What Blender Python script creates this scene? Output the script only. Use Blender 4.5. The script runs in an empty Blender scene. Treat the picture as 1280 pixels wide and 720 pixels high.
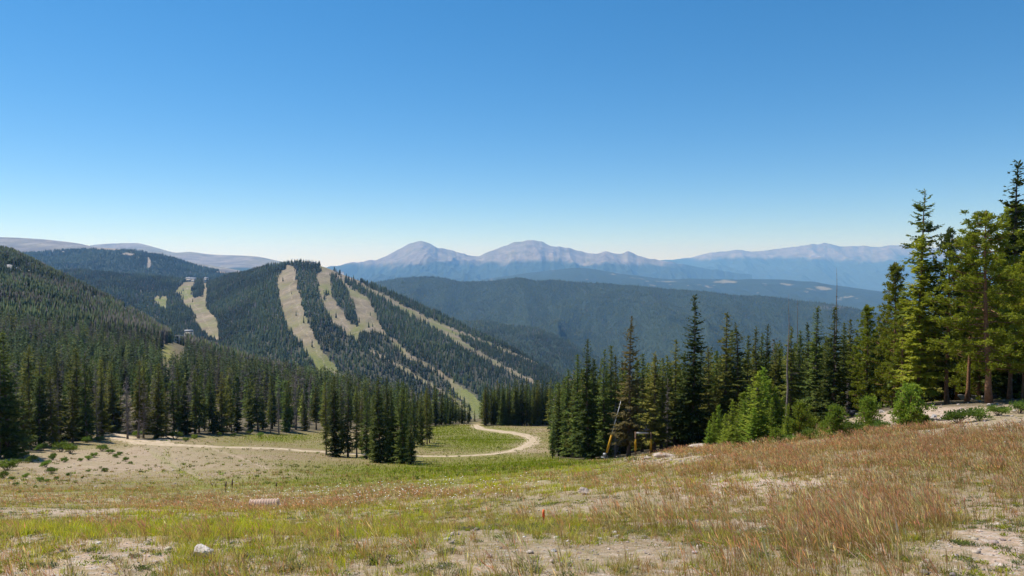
import bpy, math, numpy as np
from mathutils import Matrix
R = math.radians
rng = np.random.default_rng(11)
C = bpy.context.scene.collection
# ------------------------------------------------------------------ camera calibration (photograph is 1280 x 720)
F = 881.0
TH = math.atan(30 / F)
CT, ST = math.cos(TH), math.sin(TH)

def P(px, py, Y):
    a = (np.asarray(px, float) - 640) / F
    b = (360 - np.asarray(py, float)) / F
    k = Y / (CT + b * ST)
    return a * k, Y + 0 * k, (-ST + b * CT) * k

def proj(x, y, z):
    d = np.maximum(y * CT - z * ST, 1e-3)
    return 640 + F * x / d, 360 - F * (y * ST + z * CT) / d

# ------------------------------------------------------------------ numeric helpers
def _h(i, j, s):
    n = (i.astype(np.int64) * 374761393 + j.astype(np.int64) * 668265263 + s * 974634777) & 0x7fffffff
    n = ((n ^ (n >> 13)) * 1274126177) & 0x7fffffff
    return ((n ^ (n >> 16)) & 0xffffff) / float(0xffffff)

def vnoise(x, y, s=0):
    xi, yi = np.floor(x), np.floor(y)
    fx, fy = x - xi, y - yi
    fx = fx * fx * (3 - 2 * fx); fy = fy * fy * (3 - 2 * fy)
    a, b, c, d = _h(xi, yi, s), _h(xi + 1, yi, s), _h(xi, yi + 1, s), _h(xi + 1, yi + 1, s)
    return (a + (b - a) * fx) * (1 - fy) + (c + (d - c) * fx) * fy

def fbm(x, y, o=4, s=0, gain=.5):
    r, a, t = 0, 1.0, 0
    for k in range(o):
        r = r + a * vnoise(x * 2 ** k + 17.3 * k, y * 2 ** k - 9.1 * k, s + k); t += a; a *= gain
    return r / t

def ridged(x, y, o=4, s=0):
    r, a, t = 0, 1.0, 0
    for k in range(o):
        r = r + a * (1 - np.abs(2 * vnoise(x * 2 ** k + 5.7 * k, y * 2 ** k + 3.3 * k, s + k) - 1)); t += a; a *= .5
    return r / t

def pchip(xk, yk, x):
    xk, yk = np.asarray(xk, float), np.asarray(yk, float)
    h = np.diff(xk); dl = np.diff(yk) / h
    m = np.zeros_like(yk)
    w1, w2 = 2 * h[1:] + h[:-1], h[1:] + 2 * h[:-1]
    with np.errstate(all='ignore'):
        mm = (w1 + w2) / (w1 / dl[:-1] + w2 / dl[1:])
    m[1:-1] = np.where(dl[:-1] * dl[1:] > 0, mm, 0)
    m[0], m[-1] = dl[0], dl[-1]
    i = np.clip(np.searchsorted(xk, x) - 1, 0, len(h) - 1)
    t = np.clip((x - xk[i]) / h[i], 0, 1)
    return (yk[i] * (1 + 2 * t) * (1 - t) ** 2 + h[i] * m[i] * t * (1 - t) ** 2 + yk[i + 1] * t * t * (3 - 2 * t) + h[i] * m[i + 1] * t * t * (t - 1))

def inpoly(px, py, poly):
    r = np.zeros(np.shape(px), bool)
    n = len(poly)
    for i in range(n):
        x1, y1 = poly[i]; x2, y2 = poly[(i + 1) % n]
        c = (y1 > py) != (y2 > py)
        with np.errstate(all='ignore'):
            r ^= c & (px < (x2 - x1) * (py - y1) / (y2 - y1 + 1e-12) + x1)
    return r

def near_line(px, py, pts):
    """signed-ish: distance to a polyline minus its local half width (pts: x, y, half width)"""
    best = np.full(np.shape(px), 1e9)
    for (x1, y1, w1), (x2, y2, w2) in zip(pts, pts[1:]):
        dx, dy = x2 - x1, y2 - y1
        t = np.clip(((px - x1) * dx + (py - y1) * dy) / (dx * dx + dy * dy), 0, 1)
        best = np.minimum(best, np.hypot(px - x1 - t * dx, py - y1 - t * dy) - (w1 + (w2 - w1) * t))
    return best

def sm(a, b, x):
    t = np.clip((x - a) / (b - a), 0, 1)
    return t * t * (3 - 2 * t)

# ------------------------------------------------------------------ blender helpers
def mesh_data(name, V, faces, mats=None, attrs=None, smooth=False, mat_idx=None):
    """faces: list of integer arrays (m, k)"""
    me = bpy.data.meshes.new(name)
    V = np.asarray(V, np.float32)
    faces = [np.asarray(f, np.int32) for f in faces if len(f)]
    me.vertices.add(len(V)); me.vertices.foreach_set('co', V.ravel())
    loops = np.concatenate([f.ravel() for f in faces])
    tot = np.concatenate([np.full(len(f), f.shape[1], np.int32) for f in faces])
    me.loops.add(len(loops)); me.loops.foreach_set('vertex_index', loops)
    me.polygons.add(len(tot))
    me.polygons.foreach_set('loop_start', np.concatenate([[0], np.cumsum(tot)[:-1]]).astype(np.int32))
    me.polygons.foreach_set('loop_total', tot)
    if smooth: me.polygons.foreach_set('use_smooth', np.ones(len(tot), bool))
    for k, a in (attrs or {}).items():
        at = me.attributes.new(k, 'FLOAT_COLOR', 'POINT')
        a = np.asarray(a, np.float32)
        if a.shape[1] == 3: a = np.concatenate([a, np.ones((len(a), 1), np.float32)], 1)
        at.data.foreach_set('color', a.ravel())
    for m in (mats if isinstance(mats, (list, tuple)) else [mats] if mats else []):
        me.materials.append(m)
    if mat_idx is not None: me.polygons.foreach_set('material_index', np.asarray(mat_idx, np.int32))
    me.update(calc_edges=True)
    return me

def link(name, data, parent=None, **props):
    o = bpy.data.objects.new(name, data); C.objects.link(o)
    if parent is not None: o.parent = parent
    for k, v in props.items(): o[k] = v
    return o

def put(o, loc, rz=0, sc=(1, 1, 1), rx=0, ry=0):
    o.location = [float(v) for v in loc]; o.rotation_euler = (float(rx), float(ry), float(rz))
    o.scale = (float(sc),) * 3 if np.isscalar(sc) else [float(v) for v in sc]
    return o

class MB:
    """collects simple solids into one mesh"""
    def __init__(s): s.V, s.F, s.n = [], {}, 0
    def add(s, V, fs):
        for f in fs: s.F.setdefault(len(f), []).append([i + s.n for i in f])
        s.V += [tuple(v) for v in V]; s.n += len(V); return s
    def box(s, c, d, rz=0, bevel=0, taper=1.0):
        x, y, z = [v / 2 for v in d]; ca, sa = math.cos(rz), math.sin(rz)
        V = []
        for k, zz in ((1.0, -z), (taper, z)):
            for sx, sy in ((-1, -1), (1, -1), (1, 1), (-1, 1)):
                a, b = sx * x * k, sy * y * k
                V.append((c[0] + a * ca - b * sa, c[1] + a * sa + b * ca, c[2] + zz))
        return s.add(V, [(3, 2, 1, 0), (4, 5, 6, 7), (0, 1, 5, 4), (1, 2, 6, 5), (2, 3, 7, 6), (3, 0, 4, 7)])
    def tube(s, pts, rad, n=8, cap=True):
        pts = np.asarray(pts, float); rad = np.broadcast_to(np.asarray(rad, float), (len(pts),))
        V = []
        for i, p in enumerate(pts):
            d = pts[min(i + 1, len(pts) - 1)] - pts[max(i - 1, 0)]; d /= np.linalg.norm(d) + 1e-9
            u = np.cross(d, (1, 0, 0) if abs(d[0]) < .8 else (0, 1, 0)); u /= np.linalg.norm(u); w = np.cross(d, u)
            for k in range(n):
                a = 2 * math.pi * k / n
                V.append(p + rad[i] * (math.cos(a) * u + math.sin(a) * w))
        fs = [(i * n + k, i * n + (k + 1) % n, (i + 1) * n + (k + 1) % n, (i + 1) * n + k) for i in range(len(pts) - 1) for k in range(n)]
        if cap: fs += [tuple(range(n - 1, -1, -1)), tuple(range((len(pts) - 1) * n, len(pts) * n))]
        return s.add(V, fs)
    def data(s, name, mat, smooth=False): return mesh_data(name, s.V, [np.array(v) for v in s.F.values()], mat, smooth=smooth)

# ------------------------------------------------------------------ materials
def new_mat(name):
    m = bpy.data.materials.new(name); m.use_nodes = True
    nt = m.node_tree; nt.nodes.clear()
    return m, nt, nt.nodes, nt.links

def nd(nt, t, **kw):
    n = nt.nodes.new(t)
    ins = kw.pop('ins', {})
    for k, v in kw.items(): setattr(n, k, v)
    for k, v in ins.items():
        if hasattr(v, 'is_linked') or isinstance(v, bpy.types.NodeSocket): nt.links.new(v, n.inputs[k])
        else: n.inputs[k].default_value = v
    return n

def noise_fac(nt, scale, detail=4, rough=.6, lo=.35, hi=.65, coord='Object', dist=0):
    tc = nd(nt, 'ShaderNodeTexCoord')
    n = nd(nt, 'ShaderNodeTexNoise', ins={'Vector': tc.outputs[coord], 'Scale': scale, 'Detail': detail, 'Roughness': rough, 'Distortion': dist})
    r = nd(nt, 'ShaderNodeMapRange', ins={'Value': n.outputs['Fac'], 'From Min': lo, 'From Max': hi})
    return r.outputs[0]

def mix(nt, f, a, b, mode='MIX'):
    n = nd(nt, 'ShaderNodeMix', data_type='RGBA', blend_type=mode)
    for k, v in ((0, f), (6, a), (7, b)):
        if isinstance(v, bpy.types.NodeSocket): nt.links.new(v, n.inputs[k])
        elif k == 0: n.inputs[k].default_value = v
        else: n.inputs[k].default_value = (*v, 1) if len(v) == 3 else v
    return n.outputs[2]

def finish(nt, col, rough=.9, bump=None, strength=.4, dist=.05, spec=.2, metal=0):
    b = nd(nt, 'ShaderNodeBsdfPrincipled', ins={'Roughness': rough, 'Specular IOR Level': spec, 'Metallic': metal})
    if isinstance(col, bpy.types.NodeSocket): nt.links.new(col, b.inputs['Base Color'])
    else: b.inputs['Base Color'].default_value = (*col, 1)
    if bump is not None:
        bp = nd(nt, 'ShaderNodeBump', ins={'Strength': strength, 'Distance': dist, 'Height': bump})
        nt.links.new(bp.outputs[0], b.inputs['Normal'])
    o = nd(nt, 'ShaderNodeOutputMaterial'); nt.links.new(b.outputs[0], o.inputs[0])

def simple(name, a, b, scale=6, rough=.85, bump=.3, spec=.2, metal=0):
    m, nt, _, _ = new_mat(name)
    f = noise_fac(nt, scale, 5)
    finish(nt, mix(nt, f, a, b), rough, f, bump, .03, spec, metal)
    return m

def foliage(name, a, b, transl=.25, attr=True, objrand=.35):
    """two leaf greens, varied leaf by leaf (tint attribute) and tree by tree"""
    m, nt, N, L = new_mat(name)
    f = 0.5
    at = nd(nt, 'ShaderNodeAttribute', attribute_name='tint')
    col = mix(nt, at.outputs['Fac'], a, b)
    oi = nd(nt, 'ShaderNodeObjectInfo')
    mr = nd(nt, 'ShaderNodeMapRange', ins={'Value': oi.outputs['Random'], 'To Min': 1 - objrand, 'To Max': 1 + objrand})
    hs = nd(nt, 'ShaderNodeHueSaturation', ins={'Color': col, 'Value': mr.outputs[0]})
    m2 = nd(nt, 'ShaderNodeMath', operation='MULTIPLY', ins={0: oi.outputs['Random'], 1: 7.31})
    m3 = nd(nt, 'ShaderNodeMath', operation='FRACT', ins={0: m2.outputs[0]})
    m4 = nd(nt, 'ShaderNodeMapRange', ins={'Value': m3.outputs[0], 'To Min': .478, 'To Max': .51})
    L.new(m4.outputs[0], hs.inputs['Hue'])
    leaf_out(nt, hs.outputs[0], transl)
    return m

def leaf_out(nt, col, transl, boost=1.3):
    L = nt.links
    b = nd(nt, 'ShaderNodeBsdfPrincipled', ins={'Roughness': .75, 'Specular IOR Level': .08, 'Base Color': col})
    tcol = mix(nt, 1.0, col, (boost, boost * 1.05, boost * .6), 'MULTIPLY')
    t = nd(nt, 'ShaderNodeBsdfTranslucent', ins={'Color': tcol})
    ms = nd(nt, 'ShaderNodeMixShader', ins={0: transl})
    L.new(b.outputs[0], ms.inputs[1]); L.new(t.outputs[0], ms.inputs[2])
    o = nd(nt, 'ShaderNodeOutputMaterial'); L.new(ms.outputs[0], o.inputs[0])

def tinted(name, transl=.25):
    """plant colour stored leaf by leaf in the tint attribute"""
    m, nt, N, L = new_mat(name)
    at = nd(nt, 'ShaderNodeAttribute', attribute_name='tint')
    leaf_out(nt, at.outputs['Color'], transl)
    return m

M = {}
M['spruce'] = foliage('spruce_needles', (.032, .056, .014), (.135, .158, .030), .27, objrand=.45)
M['olive'] = foliage('olive_spruce_needles', (.075, .086, .015), (.20, .195, .038), .28, objrand=.4)
M['fir'] = foliage('bright_fir_needles', (.15, .172, .016), (.31, .32, .036), .42, objrand=.1)
M['pine'] = foliage('pine_needles', (.112, .140, .012), (.295, .315, .040), .45, objrand=.25)
M['young'] = foliage('young_pine_needles', (.11, .165, .020), (.25, .31, .045), .45, objrand=.25)
M['rusty'] = foliage('rusty_needles', (.085, .07, .025), (.15, .115, .045), .25, objrand=.1)
M['willow'] = foliage('willow_leaves', (.085, .14, .026), (.18, .24, .055), .4, objrand=.35)
M['bark'] = simple('spruce_bark', (.085, .06, .045), (.16, .12, .095), 9, .95, .8)
M['pinebark'] = simple('pine_bark', (.17, .085, .045), (.30, .165, .09), 7, .95, .8)
M['dead'] = simple('weathered_wood', (.15, .122, .105), (.27, .225, .20), 9, .95, .6)
M['rock'] = simple('grey_rock', (.30, .27, .25), (.52, .49, .46), 5, .9, 1.0)
M['beigerock'] = simple('beige_rock', (.36, .28, .22), (.56, .46, .37), 6, .9, 1.0)
M['whiterock'] = simple('white_quartz_rock', (.36, .29, .25), (.72, .67, .63), 6, .8, .9)
M['forest'] = tinted('distant_needles', .22)
M['grass'] = tinted('grass_blades', .5)

def ground_material():
    m, nt, N, L = new_mat('mountain_ground')
    at = nd(nt, 'ShaderNodeAttribute', attribute_name='cover')
    sep = nd(nt, 'ShaderNodeSeparateColor', ins={'Color': at.outputs['Color']})
    forest, green, bare = sep.outputs[0], sep.outputs[1], sep.outputs[2]
    n1 = noise_fac(nt, .9, 6, .65, .36, .64)
    n2 = noise_fac(nt, 9, 5, .7, .35, .65)
    n3 = noise_fac(nt, 45, 3, .7, .3, .7)
    n4 = noise_fac(nt, .12, 4, .6, .36, .64)
    tc = nd(nt, 'ShaderNodeTexCoord')
    vo = nd(nt, 'ShaderNodeTexVoronoi', ins={'Vector': tc.outputs['Object'], 'Scale': 15.0})
    soil = mix(nt, n1, (.50, .355, .262), (.68, .515, .40))
    soil = mix(nt, n2, mix(nt, .5, soil, (.27, .185, .12)), soil)
    th = nd(nt, 'ShaderNodeMath', operation='MULTIPLY', ins={0: noise_fac(nt, 5.5, 6, .75, .46, .60), 1: .6})
    soil = mix(nt, th.outputs[0], soil, mix(nt, n3, (.22, .15, .07), (.40, .30, .16)))
    peb = nd(nt, 'ShaderNodeMapRange', ins={'Value': vo.outputs['Color'], 'From Min': .72, 'From Max': .8})
    sepv = nd(nt, 'ShaderNodeSeparateColor', ins={'Color': vo.outputs['Color']})
    L.new(sepv.outputs[0], peb.inputs['Value'])
    soil = mix(nt, peb.outputs[0], soil, mix(nt, n3, (.30, .235, .19), (.70, .60, .50)))
    dry = mix(nt, n2, mix(nt, n1, (.20, .148, .078), (.28, .21, .115)), mix(nt, n3, (.13, .092, .044), (.34, .265, .15)))
    grn = mix(nt, n2, (.10, .122, .008), mix(nt, n1, (.165, .185, .012), (.235, .215, .026)))
    g2 = nd(nt, 'ShaderNodeMath', operation='MULTIPLY_ADD', use_clamp=True, ins={0: n1, 1: .6, 2: -.3})
    gsum = nd(nt, 'ShaderNodeMath', operation='ADD', use_clamp=True)
    gn = nd(nt, 'ShaderNodeMath', operation='SUBTRACT', ins={0: n4, 1: .5})
    gm = nd(nt, 'ShaderNodeMath', operation='MULTIPLY_ADD', use_clamp=True, ins={0: gn.outputs[0], 1: .5})
    L.new(green, gm.inputs[2])
    col = mix(nt, gm.outputs[0], dry, grn)
    bn = nd(nt, 'ShaderNodeMath', operation='SUBTRACT', ins={0: n2, 1: .5})
    bm = nd(nt, 'ShaderNodeMath', operation='MULTIPLY_ADD', use_clamp=True, ins={0: bn.outputs[0], 1: .55})
    L.new(bare, bm.inputs[2])
    col = mix(nt, bm.outputs[0], col, soil)
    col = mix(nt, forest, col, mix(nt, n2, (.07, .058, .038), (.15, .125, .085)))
    hb = nd(nt, 'ShaderNodeMath', operation='ADD', ins={0: n2, 1: n3})
    finish(nt, col, .95, hb.outputs[0], .55, .05, .1)
    return m

def hill_material(name, floor_a, floor_b, open_a, open_b, s):
    """cover: r = open grass / bare rock, g = green within the open parts"""
    m, nt, N, L = new_mat(name)
    at = nd(nt, 'ShaderNodeAttribute', attribute_name='cover')
    sep = nd(nt, 'ShaderNodeSeparateColor', ins={'Color': at.outputs['Color']})
    n1 = noise_fac(nt, s, 6, .65, .36, .64); n2 = noise_fac(nt, s * 9, 5, .7, .34, .66)
    op = mix(nt, n2, mix(nt, n1, open_a, open_b), mix(nt, .5, open_a, tuple(v * .75 for v in open_b)))
    op = mix(nt, sep.outputs[1], op, mix(nt, n2, (.13, .15, .04), (.20, .20, .065)))
    tr = nd(nt, 'ShaderNodeMath', operation='MULTIPLY', ins={0: sep.outputs[2], 1: .5})
    op = mix(nt, tr.outputs[0], op, (.34, .28, .20))
    col = mix(nt, sep.outputs[0], mix(nt, n2, floor_a, floor_b), op)
    finish(nt, col, .95, n2, .5, 2 / max(s, .01) * .02, .1)
    return m

M['ground'] = ground_material()
M['slope'] = hill_material('ski_slope_ground', (.05, .052, .03), (.11, .10, .07), (.15, .12, .07), (.35, .285, .205), .02)
M['hill'] = hill_material('wooded_hill_ground', (.020, .034, .018), (.045, .06, .03), (.24, .20, .15), (.32, .27, .22), .006)
M['peak'] = hill_material('alpine_rock', (.022, .038, .022), (.045, .06, .034), (.062, .055, .048), (.325, .288, .252), .0035)
def track_material():
    m, nt, N, L = new_mat('dirt_track')
    at = nd(nt, 'ShaderNodeAttribute', attribute_name='rut')
    f, f2 = noise_fac(nt, 1.5, 5), noise_fac(nt, 2.2, 6, .7, .40, .60)
    k = nd(nt, 'ShaderNodeMath', operation='MULTIPLY', ins={0: at.outputs['Fac'], 1: f2})
    finish(nt, mix(nt, k.outputs[0], mix(nt, f, (.36, .275, .19), (.54, .425, .305)), (.22, .19, .075)), .95, f, .5, .03, .1)
    return m
M['dirt'] = track_material()
M['path'] = simple('footpath_dirt', (.22, .17, .10), (.34, .27, .17), 3, .95, .5)

# ------------------------------------------------------------------ ground: near slope, meadow, forested hillside, valley (one sheet)
COLS = {
    -420: [(5.5, 720), (17, 648), (40, 612), (60, 592), (90, 566), (130, 535), (200, 490), (300, 440), (450, 385), (700, 322), (1000, 275), (1150, 268)],
    0:    [(5.5, 720), (17, 648), (40, 615), (60, 599), (90, 575), (130, 547), (200, 505), (300, 460), (450, 412), (700, 358), (1000, 319), (1080, 316)],
    160:  [(5.5, 720), (17, 650), (40, 618), (60, 603), (90, 577), (110, 562), (130, 548), (170, 525), (250, 488), (400, 445), (600, 413), (800, 396), (880, 393)],
    320:  [(5.5, 720), (17, 650), (40, 616), (60, 599), (90, 579), (120, 561), (150, 545), (200, 524), (300, 492), (400, 474), (500, 465), (560, 464)],
    440:  [(5.5, 720), (17, 648), (40, 612), (60, 598), (100, 578), (130, 563), (165, 546), (220, 526), (300, 506), (380, 496), (420, 495)],
    520:  [(5.5, 720), (17, 644), (40, 607), (60, 594), (100, 577), (130, 561), (170, 545), (215, 532), (260, 525), (300, 523)],
    600:  [(5.5, 720), (17, 639), (36, 604), (60, 591), (100, 575), (130, 561), (170, 545), (210, 532), (230, 529)],
    680:  [(5.5, 720), (16, 636), (30, 604), (50, 588), (75, 579), (110, 567), (150, 551), (190, 537), (215, 532), (235, 530)],
    760:  [(5.5, 720), (15, 636), (26, 600), (40, 584), (60, 578), (80, 573), (110, 565), (150, 553), (200, 541)],
    850:  [(5.5, 720), (14, 638), (24, 592), (36, 572), (45, 567), (60, 563), (80, 559), (110, 553), (160, 546)],
    960:  [(5.5, 720), (14, 635), (24, 583), (34, 557), (42, 553), (60, 547), (80, 540), (120, 533)],
    1050: [(5.5, 720), (14, 630), (24, 576), (33, 549), (40, 545), (55, 530), (75, 520), (110, 514)],
    1150: [(5.5, 720), (14, 625), (24, 568), (32, 541), (38, 538), (46, 521), (55, 508), (75, 500), (110, 497)],
    1280: [(5.5, 720), (14, 618), (24, 560), (31, 532), (36, 528), (44, 514), (52, 503), (70, 493), (110, 488)],
    1700: [(5.5, 720), (14, 605), (24, 540), (31, 512), (36, 507), (44, 494), (52, 483), (70, 470), (110, 462)],
}
def valley(Y): return np.interp(Y, [0, 400, 1000, 2000, 4000, 10000, 40000], [-260, -300, -380, -560, -760, -1000, -1250])
YB = np.array([-70, -40, -20, -10, -5, -2, 0, 1.5, 3.0])
YN = np.geomspace(4.0, 1500, 620)
YF = np.geomspace(1550, 33000, 60)
YROW = np.concatenate([YB, YN, YF])
UCOL = np.concatenate([np.linspace(-1.35, -.85, 40)[:-1], np.linspace(-.85, .85, 640), np.linspace(.85, 1.35, 40)[1:]])
def build_ground():
    px_k = np.array(sorted(COLS)); Zk = []
    for p in px_k:
        kn = COLS[p]
        ys = np.array([k[0] for k in kn], float)
        zs = P(np.full(len(kn), p), np.array([k[1] for k in kn]), ys)[2]
        ya = np.concatenate([[-70, 0], ys]); za = np.concatenate([[5.0, -1.65], zs])
        ymax, zmax = ys[-1], zs[-1]
        back = np.array([1.06, 1.25, 1.6, 2.2]) * ymax
        zb = [zmax - .12 * ymax * .06]
        for y0, y1 in zip(back, back[1:]): zb.append(zb[-1] - .30 * (y1 - y0))
        zb = np.maximum(np.array(zb), valley(back) if p < 650 else -900)
        ya, za = np.concatenate([ya, back]), np.concatenate([za, zb])
        yy = np.array([3000., 6000, 12000, 40000]); yy = yy[yy > back[-1] * 1.3]
        ya, za = np.concatenate([ya, yy]), np.concatenate([za, np.minimum(valley(yy), za[-1] - 5)])
        Zk.append(pchip(np.arcsinh(ya / 5), za, np.arcsinh(YROW / 5)))
    Zk = np.array(Zk)                                   # columns x rows
    pu = 640 + F * UCOL                                 # small pitch: u ~ (px - 640) / F
    pu = np.clip(pu, px_k[0], px_k[-1])
    Z = np.array([pchip(px_k, Zk[:, j], pu) for j in range(len(YROW))])   # rows x cols
    X = UCOL[None, :] * np.maximum(YROW, 4.0)[:, None]
    Yg = np.repeat(YROW[:, None], len(UCOL), 1)
    near = sm(-80, -40, -np.abs(Yg))
    a = .10 * sm(0, 12, Yg) * (1 - sm(60, 200, Yg)) + .0
    Z = Z + a * (fbm(X * .35, Yg * .35, 4, 3) - .5) * 2.2
    Z = Z + np.clip(Yg / 110, 0, 3.5) * (fbm(X * .03, Yg * .03, 4, 5) - .5) * 1.6 * sm(25, 80, Yg)
    return X, Yg, Z
GX, GY, GZ = build_ground()
LOGY = np.log(YN)
def zg(x, y):
    x, y = np.asarray(x, float), np.asarray(y, float)
    yy = np.clip(y, 4.0, 1499)
    r = np.interp(yy, YROW, np.arange(len(YROW)))
    c = np.interp(np.clip(x / yy, UCOL[0], UCOL[-1]), UCOL, np.arange(len(UCOL)))
    r0 = np.minimum(r.astype(int), len(YROW) - 2); c0 = np.minimum(c.astype(int), len(UCOL) - 2)
    fr, fc = r - r0, c - c0
    return ((GZ[r0, c0] * (1 - fc) + GZ[r0, c0 + 1] * fc) * (1 - fr) + (GZ[r0 + 1, c0] * (1 - fc) + GZ[r0 + 1, c0 + 1] * fc) * fr)
_YS = np.geomspace(4.5, 1200, 1500)
def hit(px, py):
    """the ground point first met along the line of sight of a photograph pixel"""
    x, y, z = P(np.full(len(_YS), px), np.full(len(_YS), py), _YS)
    below = z <= zg(x, y)
    i = int(np.argmax(below)) if below.any() else len(_YS) - 1
    return float(x[i]), float(y[i]), float(zg(x[i], y[i]))
def at_depth(px, Y):
    x = (px - 640) / F * Y * 1.0
    return float(x), float(Y), float(zg(x, Y))

FRONT_L = ([-420, 0, 60, 120, 200, 300, 400, 470, 520, 560, 592], [75, 88, 108, 123, 131, 151, 168, 186, 198, 212, 232])
def forest_left(px, Y): return np.clip(sm(-6, 6, Y - np.interp(px, *FRONT_L)) * (px < 602), 0, 1)
FRONT_R = ([600, 606, 680, 688, 694, 720, 790, 880, 930, 985, 1060, 1120, 1200, 1300, 1700], [260, 207, 205, 200, 92, 80, 73, 72, 66, 62, 62, 56, 52, 50, 46])
def forest_right(px, Y): return np.clip(sm(-3, 3, Y - np.interp(px, *FRONT_R)) * (px > 600), 0, 1)
GREEN = [(209, 441, 9, 12, .75), (600, 550, 75, 16, .9), (680, 585, 160, 16, 1.0), (620, 600, 170, 14, .9), (470, 590, 110, 12, .7), (350, 612, 190, 10, .6), (120, 622, 200, 9, .85), (420, 604, 150, 12, .7), (560, 592, 130, 14, .9),
         (350, 548, 60, 6, .7), (208, 572, 6, 10, .6), (228, 588, 7, 9, .6), (245, 598, 8, 6, .6), (60, 530, 80, 18, .5), (330, 545, 40, 5, .5), (560, 540, 60, 10, .8), (330, 655, 120, 18, .45), (90, 668, 130, 16, .45), (500, 642, 90, 10, .6), (850, 600, 140, 26, .35), (1000, 590, 150, 30, .25)]
BARE = [(150, 582, 170, 20, .5), (300, 590, 80, 14, .4), (60, 640, 75, 5, .9), (80, 590, 110, 18, .22), (200, 560, 60, 12, .3), (810, 575, 60, 8, .8), (1150, 518, 110, 20, .8), (1260, 505, 80, 12, .5), (1250, 680, 60, 60, .8), (1010, 602, 60, 10, .7), (850, 571, 70, 6, .8), (770, 640, 120, 22, .45), (560, 640, 80, 12, .4), (240, 596, 12, 10, .3), (660, 556, 20, 12, .3)]
def blobs(px, py, L):
    r = np.zeros(np.shape(px))
    for x, y, a, b, s in L: r = np.maximum(r, s * np.exp(-(((px - x) / a) ** 2 + ((py - y) / b) ** 2)))
    return r
def ground_cover():
    px, py = proj(GX, np.maximum(GY, 4), GZ)
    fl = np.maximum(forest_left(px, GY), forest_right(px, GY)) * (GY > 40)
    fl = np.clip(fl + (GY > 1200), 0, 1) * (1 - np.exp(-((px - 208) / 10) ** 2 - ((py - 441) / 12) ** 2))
    n = fbm(GX * .16, GY * .16, 4, 21); n2 = fbm(GX * .04, GY * .04, 4, 22)
    g = blobs(px, py, GREEN) * 1.15 + .16 + .22 * (1 - sm(30, 55, GY)) * (px < 900) + (n - .5) * .8
    g = np.maximum(g, .95 * (1 - sm(0, 2.5, near_line(px, py, [(183, 560, .8), (193, 568, 1.2), (212, 580, 1.4), (232, 592, 1.5), (252, 603, 1.2)]))) * (GY > 50))
    b = blobs(px, py, BARE) + (n2 - .5) * .5 + .08
    for L in ([(0, 606, 1.2), (60, 590, 1), (120, 573, 1), (175, 559, 1.2)], [(262, 560, .5), (300, 572, .6), (345, 590, .6)], [(0, 585, .6), (90, 582, .6), (200, 590, .6)]):
        b = np.maximum(b, .55 * (1 - sm(0, 2.0, near_line(px, py, L))) * (GY > 50))
    near = 1 - sm(30, 55, GY)
    b = np.where(GY < 60, np.maximum(b, near * np.clip(.52 + (n - .5) * 1.5, .05, 1)), b)
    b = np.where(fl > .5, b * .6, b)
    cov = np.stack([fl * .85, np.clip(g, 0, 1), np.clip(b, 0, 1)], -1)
    return cov.reshape(-1, 3)
def grid_faces(nr, nc):
    i = np.arange(nr - 1)[:, None] * nc + np.arange(nc - 1)[None, :]
    return np.stack([i, i + 1, i + nc + 1, i + nc], -1).reshape(-1, 4)
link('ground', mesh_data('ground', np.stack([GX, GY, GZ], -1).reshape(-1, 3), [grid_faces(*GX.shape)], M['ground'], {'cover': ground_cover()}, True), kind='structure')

# dirt track draped over the meadow
def drape(name, pts, kind_mat, lift=.07, seed=0):
    W = [hit(a, b) for a, b, _ in pts]
    d = np.concatenate([[0], np.cumsum(np.hypot(np.diff([p[0] for p in W]), np.diff([p[1] for p in W])))])
    n = int(d[-1] / .8)
    s = np.linspace(0, d[-1], n)
    x = pchip(d, [p[0] for p in W], s); y = pchip(d, [p[1] for p in W], s); w = np.interp(s, d, [p[2] for p in pts]) * .84
    for _ in range(30):
        x[1:-1] = (x[:-2] + 2 * x[1:-1] + x[2:]) / 4; y[1:-1] = (y[:-2] + 2 * y[1:-1] + y[2:]) / 4
    tx, ty = np.gradient(x), np.gradient(y); l = np.hypot(tx, ty); tx, ty = tx / l, ty / l
    ks = np.array([-1.25, -1, -.7, -.45, -.15, .15, .45, .7, 1, 1.25])
    hz = np.array([-.15, .3, 1, .55, 1.1, 1.1, .55, 1, .3, -.15]) * lift
    ks2 = ks[None, :] * (w[:, None] / 2) * (1 + .35 * (vnoise(s[:, None] * .45 + 0 * ks, np.sign(ks)[None, :] * 3.0 + 0 * s[:, None], seed + 40) - .5) * 2)
    X = x[:, None] - ty[:, None] * ks2; Y = y[:, None] + tx[:, None] * ks2
    Z = zg(X, Y) + hz[None, :]
    return link(name, mesh_data(name, np.stack([X, Y, Z], -1).reshape(-1, 3), [grid_faces(n, len(ks))], kind_mat, {'rut': np.repeat(np.tile(np.array([.9, .75, .25, 0, .55, .55, 0, .25, .75, .9]), n)[:, None], 3, 1)}, True), kind='structure')
TRACK = [(118, 538, 4.5), (140, 544, 5), (165, 550, 5.5), (190, 555, 6), (240, 558, 5), (300, 559.5, 4.2), (360, 562, 3.8), (410, 565, 3.5), (470, 569, 3.2), (530, 571, 2.6), (575, 570.5, 2.5), (610, 568.5, 2.6), (640, 564, 2.9), (660, 557, 3.1), (667, 551, 3.4), (660, 545.5, 3.8), (640, 541, 3.8), (612, 538, 4.0), (597, 535, 3.6), (594, 531, 3.4)]
drape('dirt_track', TRACK, M['dirt'])
drape('footpath', [(186, 557, 1.4), (197, 565.5, .7), (215, 577, .6), (235, 589, .5), (252, 599, .4)], M['path'], .03, 3)
drape('side_track', [(200, 556, 3.5), (208, 548, 3), (222, 541, 2.2), (232, 536, 2)], M['dirt'], .05, 5)

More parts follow.
